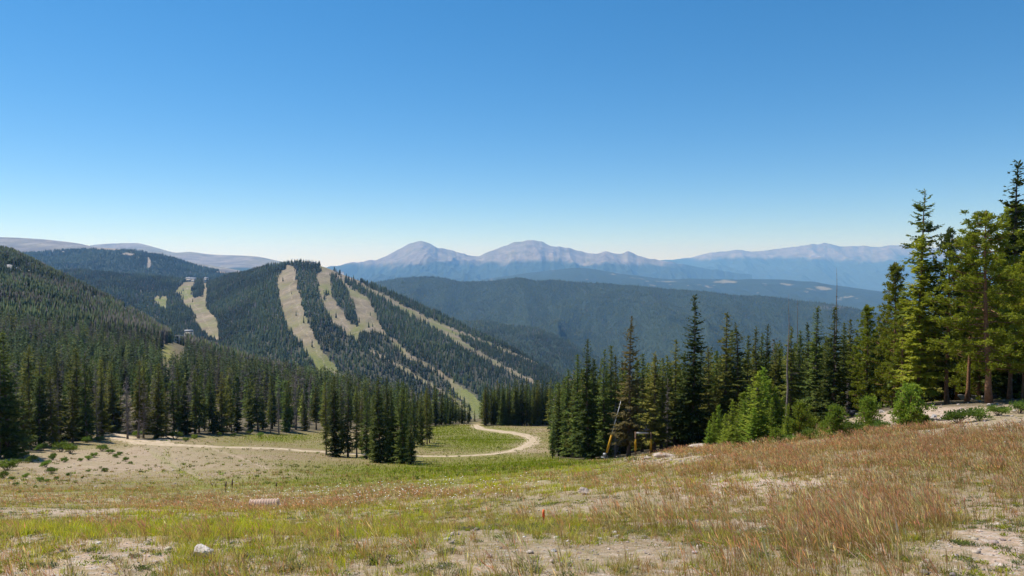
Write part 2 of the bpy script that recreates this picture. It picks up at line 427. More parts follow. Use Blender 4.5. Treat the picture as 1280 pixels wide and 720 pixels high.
# ------------------------------------------------------------------ hills: lofted from valley foot to crest, then down the far side
def crest_interp(pts, n):
    p = np.array(pts, float)
    px = np.linspace(p[0, 0], p[-1, 0], n)
    return px, pchip(p[:, 0], p[:, 1], px), pchip(p[:, 0], p[:, 2], px)
def loft(name, crest, foot, nc, nr, amp, ns, mat, back=(1200, 500), seed=0, sky=(0, 1), ridge=0., cover=None, bulge=0., smooth=True, carve=0.):
    px, cy, cd = crest_interp(crest, nc)
    fp = np.array(foot, float)
    fy, fd = np.interp(px, fp[:, 0], fp[:, 1]), np.interp(px, fp[:, 0], fp[:, 2])
    cx, cY, cz = P(px, cy, cd); fx, fY, fz = P(px, fy, fd)
    cz = cz + sky[0] * (fbm(px / sky[1], 0 * px, 4, seed + 9) - .5) * 2
    t = np.linspace(0, 1, nr)[:, None]
    X = fx + (cx - fx) * t; Y = fY + (cY - fY) * t; Z = fz + (cz - fz) * t + bulge * (cz - fz) * np.sin(np.pi * t) 
    nb = max(nr // 4, 6)
    tb = np.linspace(0, 1, nb + 1)[1:, None]
    X = np.concatenate([X, cx * (1 + tb * back[0] / cY)]); Y = np.concatenate([Y, cY + tb * back[0]]); Z = np.concatenate([Z, cz - back[1] * tb ** 1.15])
    T = np.concatenate([np.repeat(t, nc, 1), np.repeat(1 - tb, nc, 1)])
    w = np.where(np.arange(len(X))[:, None] < nr, np.sin(np.pi * np.clip(T, 0, 1) ** .8) , np.sin(np.pi * T) )
    w = np.clip(w, 0, 1)
    Z = Z + amp * w * (fbm(X * ns, Y * ns * .6, 5, seed) - .5) * 2
    if ridge: Z = Z + ridge * w * (ridged(X * ns * 1.4 + .25 * fbm(X * ns, Y * ns, 3, seed + 7), Y * ns * .45, 5, seed + 3) - .6) * 2
    if carve:
        wc = np.clip((1 - T) * 5, 0, 1) * np.clip(T * 4, 0, 1)
        q = ridged(X * ns * 2.1 + .35 * fbm(X * ns * 2, Y * ns, 3, seed + 7), Y * ns * .55, 5, seed + 13)
        Z = Z - carve * wc * (1 - q) * 1.8
    pxx, pyy = proj(X, Y, Z)
    cov = cover(pxx, pyy, X, Y, Z, T) if cover else np.zeros(X.shape + (3,))
    o = link(name, mesh_data(name, np.stack([X, Y, Z], -1).reshape(-1, 3), [grid_faces(*X.shape)], mat, {'cover': cov.reshape(-1, 3)}, smooth), kind='structure')
    return X, Y, Z, T, cov, nr
def scatter(surf, n, keep=None, r0=0):
    """n random points on a lofted surface (front face and a little behind the crest), by area"""
    X, Y, Z, T, cov, nr = surf
    e = min(nr + max(nr // 20, 1), X.shape[0] - 1)
    A = np.hypot(X[:e, 1:] - X[:e, :-1], Y[:e, 1:] - Y[:e, :-1])[:, :] * np.hypot(np.diff(Y[:e + 1, :-1], axis=0), np.diff(Z[:e + 1, :-1], axis=0))
    c = np.cumsum(A.ravel()); c /= c[-1]
    k = np.searchsorted(c, rng.random(n)); i, j = k // A.shape[1], k % A.shape[1]
    u, v = rng.random(n), rng.random(n)
    def g(a): return (a[i, j] * (1 - u) + a[i, j + 1] * u) * (1 - v) + (a[i + 1, j] * (1 - u) + a[i + 1, j + 1] * u) * v
    x, y, z = g(X), g(Y), g(Z)
    return x, y, z, g(cov[..., 0]), g(T)

RUN1 = [(361, 331), (345, 346), (350, 380), (360, 413), (378, 435), (392, 453), (396, 470), (415, 471), (433, 477), (460, 487), (490, 495), (463, 481), (443, 473), (425, 467), (420, 458), (410, 446), (397, 429), (388, 408), (380, 387), (373, 360), (370, 335)]
RUN2 = [(400, 332), (395, 350), (400, 370), (410, 397), (423, 411), (437, 419), (447, 428), (449, 418), (467, 414), (482, 420), (478, 407), (468, 390), (463, 377), (456, 366), (440, 352), (425, 344), (413, 336), (406, 332)]
ISLE = [[(414, 344), (415, 372), (427, 387), (437, 404), (448, 408), (443, 383), (433, 363), (423, 349)], [(429, 347), (441, 352), (459, 368), (456, 371), (443, 362), (434, 356)], [(406, 367), (408, 368), (408, 376), (405, 374)]]
RUN3 = [(428, 343, 2), (447, 353, 2.5), (460, 362, 3), (480, 372, 3.5), (500, 383, 3.5), (520, 394, 4), (540, 404, 5), (560, 414, 6), (577, 430, 4), (600, 443, 3), (627, 458, 2.6), (665, 477, 2)]
RUN3B = [(555, 409, 3), (590, 422, 2), (620, 433, 1.6), (653, 447, 1.4), (700, 466, 1.2)]
RUN4 = [(490, 424, 2.5), (497, 431, 3), (507, 443, 3), (527, 453, 2.2), (547, 465, 2.2), (563, 477, 3), (575, 490, 6), (588, 500, 8), (600, 514, 7), (594, 528, 4)]
RUN5 = [(465, 439, 1.8), (480, 447, 2.2), (497, 457, 2), (513, 467, 2.6), (533, 478, 1.8), (560, 495, 2.2), (575, 507, 4), (590, 520, 4)]
RUNE = [(232, 351.5), (225, 357), (218, 366), (227, 372), (228, 382), (240, 390), (243, 403), (250, 412), (260, 421), (275, 430), (274, 417), (270, 398), (259, 387), (259, 351), (254, 351), (254, 367), (252, 371), (243, 372), (238, 367.5), (240, 362), (245, 355), (244, 351)]
CLEAR = [(192, 371), (209, 370), (209, 389), (202, 387), (195, 379)]
def runs(px, py):
    j = (vnoise(px * .35, py * .35, 61) - .5) * 3.0 + (vnoise(px * 1.1, py * 1.1, 63) - .5) * 3.0; k = (vnoise(px * .35, py * .35, 62) - .5) * 2.4 + (vnoise(px * 1.1, py * 1.1, 64) - .5) * 2.4
    x, y = px + j, py + k
    o = inpoly(x, y, RUN1) | inpoly(x, y, RUN2)
    for I in ISLE: o &= ~inpoly(x, y, I)
    for L in (RUN3, RUN3B, RUN4, RUN5): o |= near_line(x, y, L) < 0
    o |= inpoly(x, y, RUNE) | inpoly(x, y, CLEAR)
    o |= near_line(px, py, [(205, 445, 5), (215, 436, 3)]) < 0
    return o
def run_edge(px, py): return runs(px, py) & ~(runs(px + 1.8, py) & runs(px - 1.8, py) & runs(px, py - 1.5) & runs(px, py + 1.5))
def ski_cover(px, py, X, Y, Z, T):
    o = runs(px, py).astype(float)
    g = .16 + blobs(px, py, [(400, 455, 26, 16, 1.0), (408, 362, 6, 5, .9), (440, 425, 14, 8, .5), (590, 500, 22, 16, .8), (202, 380, 12, 12, .7), (545, 405, 30, 14, .35), (232, 365, 12, 10, .45)]) + (fbm(X * .022, Y * .022, 5, 71) - .5) * 2.2
    jx = (vnoise(px * .12, py * .12, 65) - .5) * 7
    tk = np.minimum(near_line(px + jx, py, [(366, 340, .45), (362, 365, .5), (374, 395, .5), (380, 415, .5), (398, 440, .6), (410, 462, .6), (440, 478, .6)]), near_line(px + jx, py, [(405, 340, .45), (404, 365, .45), (420, 395, .5), (442, 418, .5), (470, 408, .45), (450, 372, .4)]))
    tk = np.minimum(tk, near_line(px + jx * .5, py, [(236, 356, .3), (232, 366, .35), (246, 384, .35), (256, 400, .4), (266, 416, .4)]))
    return np.stack([o, np.clip(g, 0, 1), (tk < 0) * 1.0], -1)
ski_crest = [(10, 352, 2700), (60, 345, 2700), (90, 339, 2700), (150, 343, 2650), (200, 347, 2600), (237, 351, 2550), (262, 352, 2480), (285, 346, 2380), (310, 340, 2250), (340, 333, 2120), (370, 329, 2050), (400, 332, 2020), (430, 343, 2000), (480, 363, 1980), (540, 390, 1920), (600, 417, 1850), (650, 442, 1780), (690, 465, 1720), (730, 492, 1660), (780, 530, 1600)]
ski_foot = [(10, 440, 1500), (200, 450, 1400), (300, 490, 1150), (400, 512, 1060), (500, 535, 1000), (600, 560, 960), (700, 565, 1000), (780, 570, 1100)]
ski = loft('ski_mountain', ski_crest, ski_foot, 520, 220, 16, .0045, M['slope'], (900, 380), 31, (3, 30), 10, ski_cover, .03)
spur = loft('wooded_spur', [(520, 403, 3600), (560, 401, 3500), (600, 402, 3400), (640, 407, 3300), (670, 411, 3250), (700, 421, 3150), (725, 436, 3100), (760, 452, 3050), (820, 478, 3000), (880, 500, 2950)], [(520, 470, 2500), (700, 490, 2350), (880, 520, 2300)], 220, 70, 20, .003, M['hill'], (900, 400), 33, (4, 30), 20)
def mid_cover(px, py, X, Y, Z, T):
    return np.stack([np.clip(blobs(px, py, [(1040, 384, 20, 2, .4)]), 0, 1), 0 * X, 0 * X], -1)
mid = loft('wooded_hill', [(380, 372, 6200), (440, 358, 6200), (475, 352, 6200), (510, 347, 6150), (540, 346, 6100), (583, 352, 6000), (615, 351, 5900), (633, 349, 5800), (647, 347, 5700), (673, 351, 5700), (693, 350, 5800), (720, 353, 5800), (760, 355, 5700), (800, 358, 5600), (850, 362, 5500), (900, 367, 5400), (960, 371, 5300), (1000, 376, 5200), (1040, 381, 5100), (1080, 389, 5100), (1120, 397, 5100), (1200, 410, 5100), (1300, 424, 5100), (1500, 445, 5100)],
           [(380, 470, 3900), (700, 500, 3500), (1000, 500, 3400), (1500, 510, 3400)], 460, 120, 60, .0011, M['hill'], (2000, 900), 35, (8, 40), 170, mid_cover, .06, carve=50)
def back_cover(px, py, X, Y, Z, T):
    r = blobs(px, py, [(140, 310.5, 26, 2.2, .9), (60, 314, 22, 2, .5), (160, 318, 8, 4, .55), (186, 329, 2.2, 8, .9), (283, 340, 14, 3, .8), (170, 325, 12, 4, .4)])
    return np.stack([np.clip((r + (fbm(X * .02, Y * .02, 3, 8) - .5) * .8 > .42) * 1.0, 0, 1), 0 * r, 0 * r], -1)
backhill = loft('wooded_back_hill', [(-260, 330, 4700), (-80, 322, 4700), (0, 318, 4600), (50, 315, 4500), (90, 312, 4450), (130, 310, 4400), (155, 312, 4400), (180, 315, 4350), (215, 322, 4300), (250, 333, 4200), (285, 341, 4150), (320, 349, 4100), (380, 362, 4100)],
                [(-260, 380, 3300), (0, 372, 3250), (380, 390, 3150)], 320, 90, 12, .003, M['hill'], (1500, 600), 37, (3, 20), 25, back_cover, .05)
def tundra(px, py, X, Y, Z, T):
    n = fbm(X * .002, Y * .002, 4, 12)
    r = sm(.30, .48, T + (n - .5) * .5)
    return np.stack([r, np.clip((n - .45) * .8, 0, .3), 0 * r], -1)
loft('tundra_ridge', [(-500, 300, 8200), (-200, 296, 8200), (0, 296.5, 8200), (40, 298, 8100), (75, 301.5, 8000), (100, 305, 7900), (116, 308.5, 7800), (140, 312, 7700), (170, 317, 7600), (230, 326, 7500), (300, 338, 7500)], [(-500, 345, 5800), (300, 352, 5600)], 260, 60, 25, .0012, M['peak'], (3000, 500), 39, (6, 40), 40, tundra)
loft('tundra_ridge', [(60, 315, 12500), (100, 309.5, 12400), (120, 305.5, 12400), (145, 304.2, 12400), (170, 303.8, 12300), (182, 306, 12200), (197, 310, 12200), (222, 315.5, 12000), (236, 314.8, 12000), (262, 317.5, 12000), (290, 319, 12000), (320, 320.5, 12000), (343, 325, 12000), (372, 331, 12000), (430, 340, 12000)], [(60, 350, 9500), (430, 356, 9500)], 260, 60, 40, .0009, M['peak'], (4000, 700), 43, (8, 30), 60, tundra)
def alpine(lo, hi, seed):
    def f(px, py, X, Y, Z, T):
        n = fbm(X * .0009, Y * .0009, 5, seed); n2 = fbm(X * .0035, Y * .0020, 4, seed + 2)
        r = sm(lo, hi, Z + (n - .5) * 420 + (n2 - .5) * 190)
        return np.stack([r, np.clip((n2 - .55) * 1.2, 0, .35) * r, 0 * r], -1)
    return f
loft('far_mountain', [(330, 336, 17500), (380, 336, 17500), (420, 332, 17500), (435, 329, 17800), (450, 327, 18000), (473, 323.5, 18200), (487, 318, 18400), (497, 312.5, 18500), (507, 307, 18500), (514, 303.8, 18500), (520, 302.3, 18500), (530, 301.4, 18500), (537, 304.0, 18500), (543, 307.5, 18500), (548, 310.2, 18600), (556, 310.6, 18700), (563, 312.5, 18800), (573, 315.5, 18900), (586, 319, 19000), (597, 320.5, 19200), (607, 316.5, 19300), (617, 312.5, 19400), (626, 309, 19400), (633, 307, 19500), (640, 303.6, 19500), (647, 302.2, 19500), (657, 301.3, 19500), (667, 300, 19500), (677, 301.8, 19500), (683, 305.5, 19500), (690, 308, 19500), (707, 309.2, 19600), (720, 312.3, 19700), (734, 316, 19800), (745, 317.5, 19800), (757, 314.6, 19800), (767, 317.0, 19800), (776, 318, 19800), (786, 314.4, 19800), (798, 319, 19800), (812, 323, 19800), (840, 328, 19800), (880, 335, 19800), (940, 344, 19800)],
     [(330, 352, 13000), (500, 362, 12800), (700, 364, 13000), (940, 368, 14000)], 560, 130, 90, .00055, M['peak'], (6000, 1000), 45, (26, 7), 120, alpine(-60, 110, 51), carve=300)
loft('far_mountain', [(760, 338, 29000), (800, 331, 29000), (822, 326, 29000), (835, 324, 29000), (850, 323.5, 29000), (870, 320, 29000), (885, 316.5, 29000), (900, 314, 29000), (910, 313.5, 29000), (920, 312, 29000), (935, 314, 29000), (950, 313.5, 29000), (970, 311, 29000), (985, 309, 29000), (1000, 307, 29000), (1010, 306, 29000), (1020, 305.2, 29000), (1030, 304, 29000), (1040, 305.5, 29000), (1050, 307.8, 29000), (1066, 307.5, 29000), (1080, 307.2, 29000), (1090, 308.8, 29000), (1100, 309, 29000), (1115, 306.5, 29000), (1130, 306, 29000), (1160, 310, 29000), (1200, 309, 29000), (1250, 314, 29000), (1300, 312, 29000), (1400, 318, 29000), (1600, 325, 29000)],
     [(760, 352, 22500), (1000, 364, 22000), (1600, 366, 22000)], 520, 120, 110, .00045, M['peak'], (3000, 700), 47, (42, 8), 120, alpine(120, 330, 57), carve=420)
def foothill_cover(px, py, X, Y, Z, T):
    r = blobs(px, py, [(915, 353, 22, 1.8, .8), (1030, 361, 12, 2.5, .9), (985, 356, 18, 1.5, .6), (770, 343, 14, 2, .5), (840, 351, 14, 1.5, .5)])
    return np.stack([(r + (fbm(X * .006, Y * .004, 4, 9) - .5) * 2.2 > .62) * .8, .3 + 0 * r, 0 * r], -1)
loft('far_foothills', [(560, 356, 12500), (620, 347, 12500), (660, 341, 12500), (700, 336.5, 12400), (722, 335, 12400), (745, 337, 12300), (770, 341, 12200), (800, 345, 12100), (840, 349, 12000), (880, 348.5, 11900), (920, 349, 11800), (960, 349, 11700), (1000, 351, 11600), (1020, 353, 11500), (1040, 356, 11500), (1075, 361, 11400), (1120, 366, 11300), (1200, 371, 11300), (1300, 376, 11300), (1500, 384, 11300)],
     [(560, 380, 9000), (1000, 400, 8500), (1500, 410, 8500)], 380, 80, 60, .0009, M['hill'], (4000, 900), 49, (10, 20), 110, foothill_cover)

# ------------------------------------------------------------------ trees far off: one mesh per wooded hill
def cone_tree(tiers, sides, seed):
    r = np.random.default_rng(seed); V, Fc = [], []
    for k in range(tiers):
        z0 = .06 + .86 * k / tiers; z1 = min(1.0, z0 + 1.45 / tiers + .08) if k < tiers - 1 else 1.0
        rad = .5 * (1 - .86 * k / tiers) ** .85
        b = len(V); V.append((0, 0, z1))
        for s in range(sides):
            a = 2 * math.pi * (s + r.random() * .5 + .3 * k) / sides; q = rad * (1 if sides < 6 or s % 2 == 0 else .55) * r.uniform(.75, 1.2)
            V.append((math.cos(a) * q, math.sin(a) * q, z0 + r.uniform(-.04, .04)))
        Fc += [(b, b + 1 + s, b + 1 + (s + 1) % sides) for s in range(sides)]
    return np.array(V), np.array(Fc)
def forest_mesh(name, protos, x, y, z, h, w, cols, mat=None, **kw):
    n = len(x); which = rng.integers(0, len(protos), n); Vs, Fs, Ts, base = [], [], [], 0
    ang = rng.random(n) * 6.283
    for k, pr in enumerate(protos):
        PV, PF = pr[0], pr[1]
        i = np.nonzero(which == k)[0]
        if not len(i): continue
        ca, sa = np.cos(ang[i])[:, None], np.sin(ang[i])[:, None]
        vx = (PV[:, 0] * ca - PV[:, 1] * sa) * w[i, None] + x[i, None]
        vy = (PV[:, 0] * sa + PV[:, 1] * ca) * w[i, None] + y[i, None]
        vz = PV[:, 2][None, :] * h[i, None] + z[i, None]
        Vs.append(np.stack([vx, vy, vz], -1).reshape(-1, 3))
        Fs.append((PF[None] + (np.arange(len(i)) * len(PV))[:, None, None] + base).reshape(-1, PF.shape[1]))
        t = np.repeat(cols[i][:, None, :], len(PV), 1)
        if len(pr) > 2: t = t * pr[2][None, :, None]
        Ts.append(t.reshape(-1, 3)); base += len(i) * len(PV)
    return link(name, mesh_data(name, np.concatenate(Vs), [np.concatenate(Fs)], mat or M['forest'], {'tint': np.concatenate(Ts)}), **kw)
def tree_tints(n, base=(.040, .058, .024), var=.35, grey=.06, olive=.25):
    c = np.array(base)[None] * (1 + var * (rng.random((n, 1)) * 2 - 1))
    o = rng.random(n) < olive
    c[o] = c[o] * np.array([1.6, 1.25, .95])
    g = rng.random(n) < grey
    c[g] = np.array([.11, .095, .085]) * (1 + .4 * (rng.random((g.sum(), 1)) - .5))
    return c
LOWT = [cone_tree(2, 5, s) for s in range(5)]
MIDT = [cone_tree(4, 8, s) for s in range(20, 26)]

def far_forest(name, surf, n, hm, hv, wr, tint, label, keep=None, protos=LOWT, tonal=.6):
    x, y, z, c0, T = scatter(surf, n)
    px, py = proj(x, y, z)
    k = (c0 < .5) | (keep is not None)
    if keep is not None: k &= keep(px, py, x, y)
    x, y, z = x[k], y[k], z[k]; m = len(x)
    h = hm * (1 + hv * (rng.random(m) * 2 - 1)); w = h * wr * .85 * (.8 + .4 * rng.random(m))
    tone = 1 + tonal * (sm(.35, .65, fbm(x * .006, y * .006, 4, 93)) - .5); h = h * (.8 + .4 * sm(.3, .7, fbm(x * .009, y * .009, 3, 94)))
    return forest_mesh(name, protos, x, y, z - .4, h, w, tree_tints(m, *tint) * tone[:, None], kind='stuff', label=label)
far_forest('conifer_forest', ski, 62000, 11.5, .35, .34, ((.040, .060, .026), .35, .05, .2), 'dense conifer forest between the mown ski runs on the mountain',
           lambda px, py, x, y: (~runs(px, py) | (rng.random(len(px)) < (px < 250) * .004 + .008 * (px > 300) + .20 * run_edge(px, py) * ((px < 250) | (px > 300)) * (fbm(px * .3, py * .3, 2, 95) > .5))) & (py < 545) & (rng.random(len(px)) < np.where(near_line(px, py, [(590, 470, 10), (680, 500, 20)]) < 0, .55, 1)))
far_forest('conifer_forest', spur, 16000, 11, .35, .45, ((.045, .062, .028), .35, .08, .25), 'conifer forest on the low spur behind the ski mountain')
far_forest('conifer_forest', mid, 80000, 12, .3, .55, ((.056, .074, .025), .25, .03, .25), 'dark conifer forest covering the broad middle hill', tonal=.2)
far_forest('conifer_forest', backhill, 36000, 12.5, .35, .5, ((.034, .054, .024), .3, .02, .15), 'conifer forest on the rounded hill with rocky top')

# hillside above the treeline
def hillside():
    n = 112000
    u = rng.uniform(-1.12, .0, n); Y = np.sqrt(rng.uniform(110 ** 2, 1120 ** 2, n))
    x = u * Y; z = zg(x, Y); px, py = proj(x, Y, z)
    lastY = np.interp(px, [-420, 0, 160, 320, 440, 520, 600], [1180, 1110, 905, 580, 440, 315, 250])
    k = (Y < lastY) & (Y > np.interp(px, *FRONT_L) + 26) & (px < 598)
    k &= ~(near_line(px, py, [(203, 450, 6), (212, 437, 6), (222, 428, 3)]) < 0)
    k &= rng.random(n) < np.clip(1.05 - .8 * sm(.55, .72, fbm(x * .022, Y * .022, 3, 77)), 0, 1)
    bare = blobs(px, py, [(22, 339, 16, 4, 1), (106, 373, 3, 5, 1), (118, 379, 4, 5, 1), (136, 389, 5, 3, 1), (157, 394, 5, 4, 1), (8, 332, 6, 3, 1)])
    k &= bare < .45
    topy = proj(x, Y, z + 13)[1]
    k &= ~((px > 202) & (px < 213) & (topy < 445) & (py > 432) & (Y < 640)) & ~((px > 214) & (px < 232) & (topy < 430) & (py > 420) & (Y < 700))
    return x[k], Y[k], z[k], px[k], py[k]
hx, hy, hz, hpx, hpy = hillside()
print('HILLSIDE', len(hx), (hy<250).sum(), (hy<480).sum())
# ------------------------------------------------------------------ conifers near the camera: trunk + crown of needle sprays
def quads_from(base, d, ln, wd, up):
    """diamond-shaped needle sprays: base (n,3), direction d, length, width, face normal up"""
    d = d / np.linalg.norm(d, axis=1, keepdims=True)
    s = np.cross(d, up); s /= np.linalg.norm(s, axis=1, keepdims=True) + 1e-9
    m = base + d * (ln * .45)[:, None]; tip = base + d * ln[:, None]
    V = np.stack([base, m + s * (wd / 2)[:, None], tip, m - s * (wd / 2)[:, None]], 1)
    return V.reshape(-1, 3), np.arange(len(base) * 4).reshape(-1, 4)
def trunk_tube(H, r0, seed, sides=8, lean=0., n=10):
    r = np.random.default_rng(seed); t = np.linspace(0, 1, n)
    wob = np.cumsum(r.normal(0, .012, (n, 2)), 0) * H * .25
    pts = np.stack([wob[:, 0] + lean * H * t, wob[:, 1], H * t], -1); pts[0, :2] = 0
    rad = r0 * (1 - t * .96) ** .9; rad[0] *= 1.35
    return pts, rad
def spruce(seed, H=12., Rr=1.8, z0=.06, p=.85, dens=1., droop=.25, gap=.0, twig=1., layered=0., top=1.0, rag=.3, trunk=.17):
    """a spire conifer: whorls of drooping branches, each a fan of needle sprays"""
    r = np.random.default_rng(seed)
    pts, rad = trunk_tube(H, trunk * H / 12, seed)
    tr = MB().tube(pts, rad, 7)
    zc = lambda z: np.stack([np.interp(z, pts[:, 2], pts[:, 0]), np.interp(z, pts[:, 2], pts[:, 1]), z], -1)
    step = .26 / dens
    zs = np.arange(z0 * H, H * .985 * top, step)
    if layered: zs = (np.floor(zs / layered) + r.normal(.5, .12, len(zs))) * layered
    B = []
    for z in zs:
        t = (z - z0 * H) / (H * (1 - z0)); t = min(max(t, 0), 1)
        prof = min(1.0, .72 + 3.0 * t) * (1 - t) ** p
        L0 = Rr * prof + .12
        for _ in range(int(r.integers(5, 8))):
            if r.random() < gap * (1 - .5 * t): continue
            L = L0 * r.uniform(1 - rag * 1.4, 1 + rag * .6)
            B.append((z + r.normal(0, .08), r.uniform(0, 6.283), L, -droop * (1 - t) * r.uniform(.6, 1.3) + .45 * t ** 2))
            if len(tr.V) < 6000 and t < .8 and r.random() < .35:
                a, pit = B[-1][1], B[-1][3]; c = zc(np.array([z]))[0]
                e = c + np.array([math.cos(a) * L * .8, math.sin(a) * L * .8, L * .8 * pit])
                tr.tube([c, e], [.035, .01], 3, False)
    B = np.array(B); ba, bl = [], []
    base, d, ln, wd, nm = [], [], [], [], []
    for z, a, L, pit in B:
        n = max(2, int(L / .145)); s = np.linspace(.10, 1, n)
        ca, sa = math.cos(a), math.sin(a)
        c = zc(np.full(n, z))
        q = c + np.stack([ca * L * s, sa * L * s, L * (pit * s + .10 * s * s)], -1)
        for sg in (-1, 1, 0):
            if sg == 0: q2, k = q[n // 2:], n - n // 2
            else: q2, k = q, n
            th = a + sg * (.95 + .25 * r.normal(size=k))
            l = (.20 + .42 * L * (1.05 - s[-k:])) * r.uniform(.7, 1.25, k) * twig * .8; l = np.clip(l, .14, .62)
            base.append(q2); ln.append(l); wd.append(l * r.uniform(.34, .58, k))
            d.append(np.stack([np.cos(th), np.sin(th), pit - .12 + .3 * r.normal(size=k)], -1))
            nm.append(np.stack([r.normal(0, .55, k), r.normal(0, .55, k), np.ones(k)], -1))
    # leader
    k = 26; zt = H * top * (1 - .10 * r.random(k)); th = r.uniform(0, 6.283, k)
    base.append(zc(zt)); ln.append(r.uniform(.14, .34, k)); wd.append(np.full(k, .09)); d.append(np.stack([np.cos(th) * .6, np.sin(th) * .6, r.uniform(.3, 1.2, k)], -1)); nm.append(r.normal(size=(k, 3)))
    base, d, ln, wd, nm = [np.concatenate(v) for v in (base, d, ln, wd, nm)]
    V, Fq = quads_from(base, d, ln, wd, nm)
    t = np.repeat(np.clip(r.normal(.45, .28, len(base)), 0, 1), 4)
    return tr, V, Fq, np.stack([t, t, t], -1)
def pine(seed, H=15., Rr=2.6, z0=.28, bare=.0, n_limb=60, tuft=24, up=.35, p=.6, trunk=.2, lean=0., tl=.25):
    """an open conifer with needle clumps held on rising limbs"""
    r = np.random.default_rng(seed)
    pts, rad = trunk_tube(H, trunk, seed, lean=lean)
    tr = MB().tube(pts, rad, 9)
    base, d, ln, wd, nm = [], [], [], [], []
    for i in range(n_limb):
        t = (i + r.random()) / n_limb; z = H * (z0 + (1 - z0) * t * .98)
        L = Rr * ((1 - t) ** p * min(1, .6 + 1.6 * t) + .10) * r.uniform(.55, 1.15)
        a = i * 2.4 + r.normal(0, .4); c = np.array([np.interp(z, pts[:, 2], pts[:, 0]), np.interp(z, pts[:, 2], pts[:, 1]), z])
        u = up * r.uniform(.0, 1.6) - .22 * (1 - t)
        e = c + np.array([math.cos(a) * L, math.sin(a) * L, L * u]); mid_ = (c + e) / 2 + np.array([0, 0, -.10 * L])
        tr.tube([c, mid_, e], [.05 * (1.1 - t * .7), .03, .012], 4, False)
        nt_ = max(3, int(L / .34))
        for s in np.linspace(.38 if L > 1 else .1, 1, nt_):
            q = (c * (1 - s) ** 2 + 2 * mid_ * s * (1 - s) + e * s * s) + r.normal(0, .10 + .04 * L, 3) * np.array([1, 1, .6])
            k = tuft; dd = r.normal(size=(k, 3)); dd += np.array([math.cos(a), math.sin(a), .7]) * .7
            base.append(q + r.normal(0, .085, (k, 3))); d.append(dd); ln.append(tl * r.uniform(.6, 1.2, k)); wd.append(tl * r.uniform(.22, .42, k)); nm.append(r.normal(size=(k, 3)))
    base, d, ln, wd, nm = [np.concatenate(v) for v in (base, d, ln, wd, nm)]
    V, Fq = quads_from(base, d, ln, wd, nm)
    tt = np.repeat(np.clip(r.normal(.45, .28, len(base) // tuft), 0, 1), tuft) * .7 + .3 * r.random(len(base))
    t = np.repeat(tt, 4)
    return tr, V, Fq, np.stack([t, t, t], -1)
def bare_tree(seed, H=13., Rr=1.3, dens=1.0, r0=.15, z0=.12, stub=False):
    """a dead conifer: grey trunk, thin drooping twigs"""
    r = np.random.default_rng(seed); pts, rad = trunk_tube(H, r0, seed)
    tr = MB().tube(pts, rad, 7)
    base, d, ln, wd, nm = [], [], [], [], []
    for z in np.arange(z0 * H, H * .97, .22 / dens):
        t = z / H
        for _ in range(int(r.integers(2, 6))):
            a = r.uniform(0, 6.283); L = (Rr * (1 - t) ** .7 + .15) * r.uniform(.3, 1.1) * (.35 if stub else 1)
            c = np.array([np.interp(z, pts[:, 2], pts[:, 0]), np.interp(z, pts[:, 2], pts[:, 1]), z])
            dr = np.array([math.cos(a), math.sin(a), -.25 + .5 * t])
            base.append(c[None]); d.append(dr[None]); ln.append(np.array([L])); wd.append(np.array([.07])); nm.append(r.normal(size=(1, 3)))
            k = int(L / .085)
            if k and not stub:
                s = r.uniform(.2, 1, k)[:, None]; th = a + r.choice([-1, 1], k) * r.uniform(.5, 1.2, k)
                base.append(c + dr * L * s); d.append(np.stack([np.cos(th), np.sin(th), r.normal(-.35, .3, k)], -1)); ln.append(r.uniform(.15, .5, k)); wd.append(r.uniform(.04, .085, k)); nm.append(r.normal(size=(k, 3)))
    base, d, ln, wd, nm = [np.concatenate(v) for v in (base, d, ln, wd, nm)]
    V, Fq = quads_from(base, d, ln, wd, nm)
    return tr, V, Fq, np.full((len(V), 3), .5)

class Proto:
    def __init__(s, gen, H, bark): s.tr, s.V, s.F, s.T = gen; s.H = H; s.bark = bark; s.cache = {}
    def meshes(s, mat):
        if mat not in s.cache:
            trunk = s.tr.data('trunk', M[s.bark], True)
            s.cache[mat] = (trunk, mesh_data('crown', s.V, [s.F], M[mat], {'tint': s.T}))
        return s.cache[mat]
SP = [Proto(spruce(100 + k, 12, Rr, z0, p, 1.0, dr, gp, 1.0, 0, 1, rag), 12, 'bark') for k, (Rr, z0, p, dr, gp, rag) in enumerate([
    (1.75, .05, .85, .30, .05, .30), (1.5, .07, .75, .35, .10, .35), (1.95, .05, .95, .25, .05, .25), (1.35, .10, .70, .40, .15, .40),
    (1.7, .12, .80, .30, .18, .45), (1.55, .06, .90, .30, .08, .30), (1.25, .16, .60, .35, .22, .45), (2.1, .05, 1.0, .22, .06, .28)])]
SP += [Proto(spruce(130, 12, 1.5, .10, .55, 1.0, .35, .25, 1.0, 0, .86, .5), 12, 'bark'), Proto(spruce(131, 12, 1.35, .30, .7, .9, .45, .42, 1.1, 0, 1, .5), 12, 'dead'), Proto(spruce(132, 12, 1.7, .22, .8, 1.0, .4, .3, 1.1, .7, 1, .5), 12, 'bark')]
DEAD = [Proto(bare_tree(200 + k, 12, Rr, dn), 12, 'dead') for k, (Rr, dn) in enumerate([(1.3, 1.3), (1.0, 1.0), (1.5, 1.5), (.8, .8)])]
SNAG = [Proto(bare_tree(220 + k, 12, .6, .5, .12, .3, True), 12, 'dead') for k in range(2)]
PINE = [Proto(pine(240, 15, 3.3, .18, n_limb=115, tuft=42, p=.5), 15, 'pinebark'), Proto(pine(241, 15, 2.6, .22, n_limb=95, tuft=42), 15, 'pinebark'), Proto(pine(242, 15, 2.9, .06, n_limb=120, tuft=42, p=.75), 15, 'pinebark'), Proto(pine(243, 15, 2.2, .40, n_limb=70, tuft=42, lean=.05), 15, 'pinebark')]
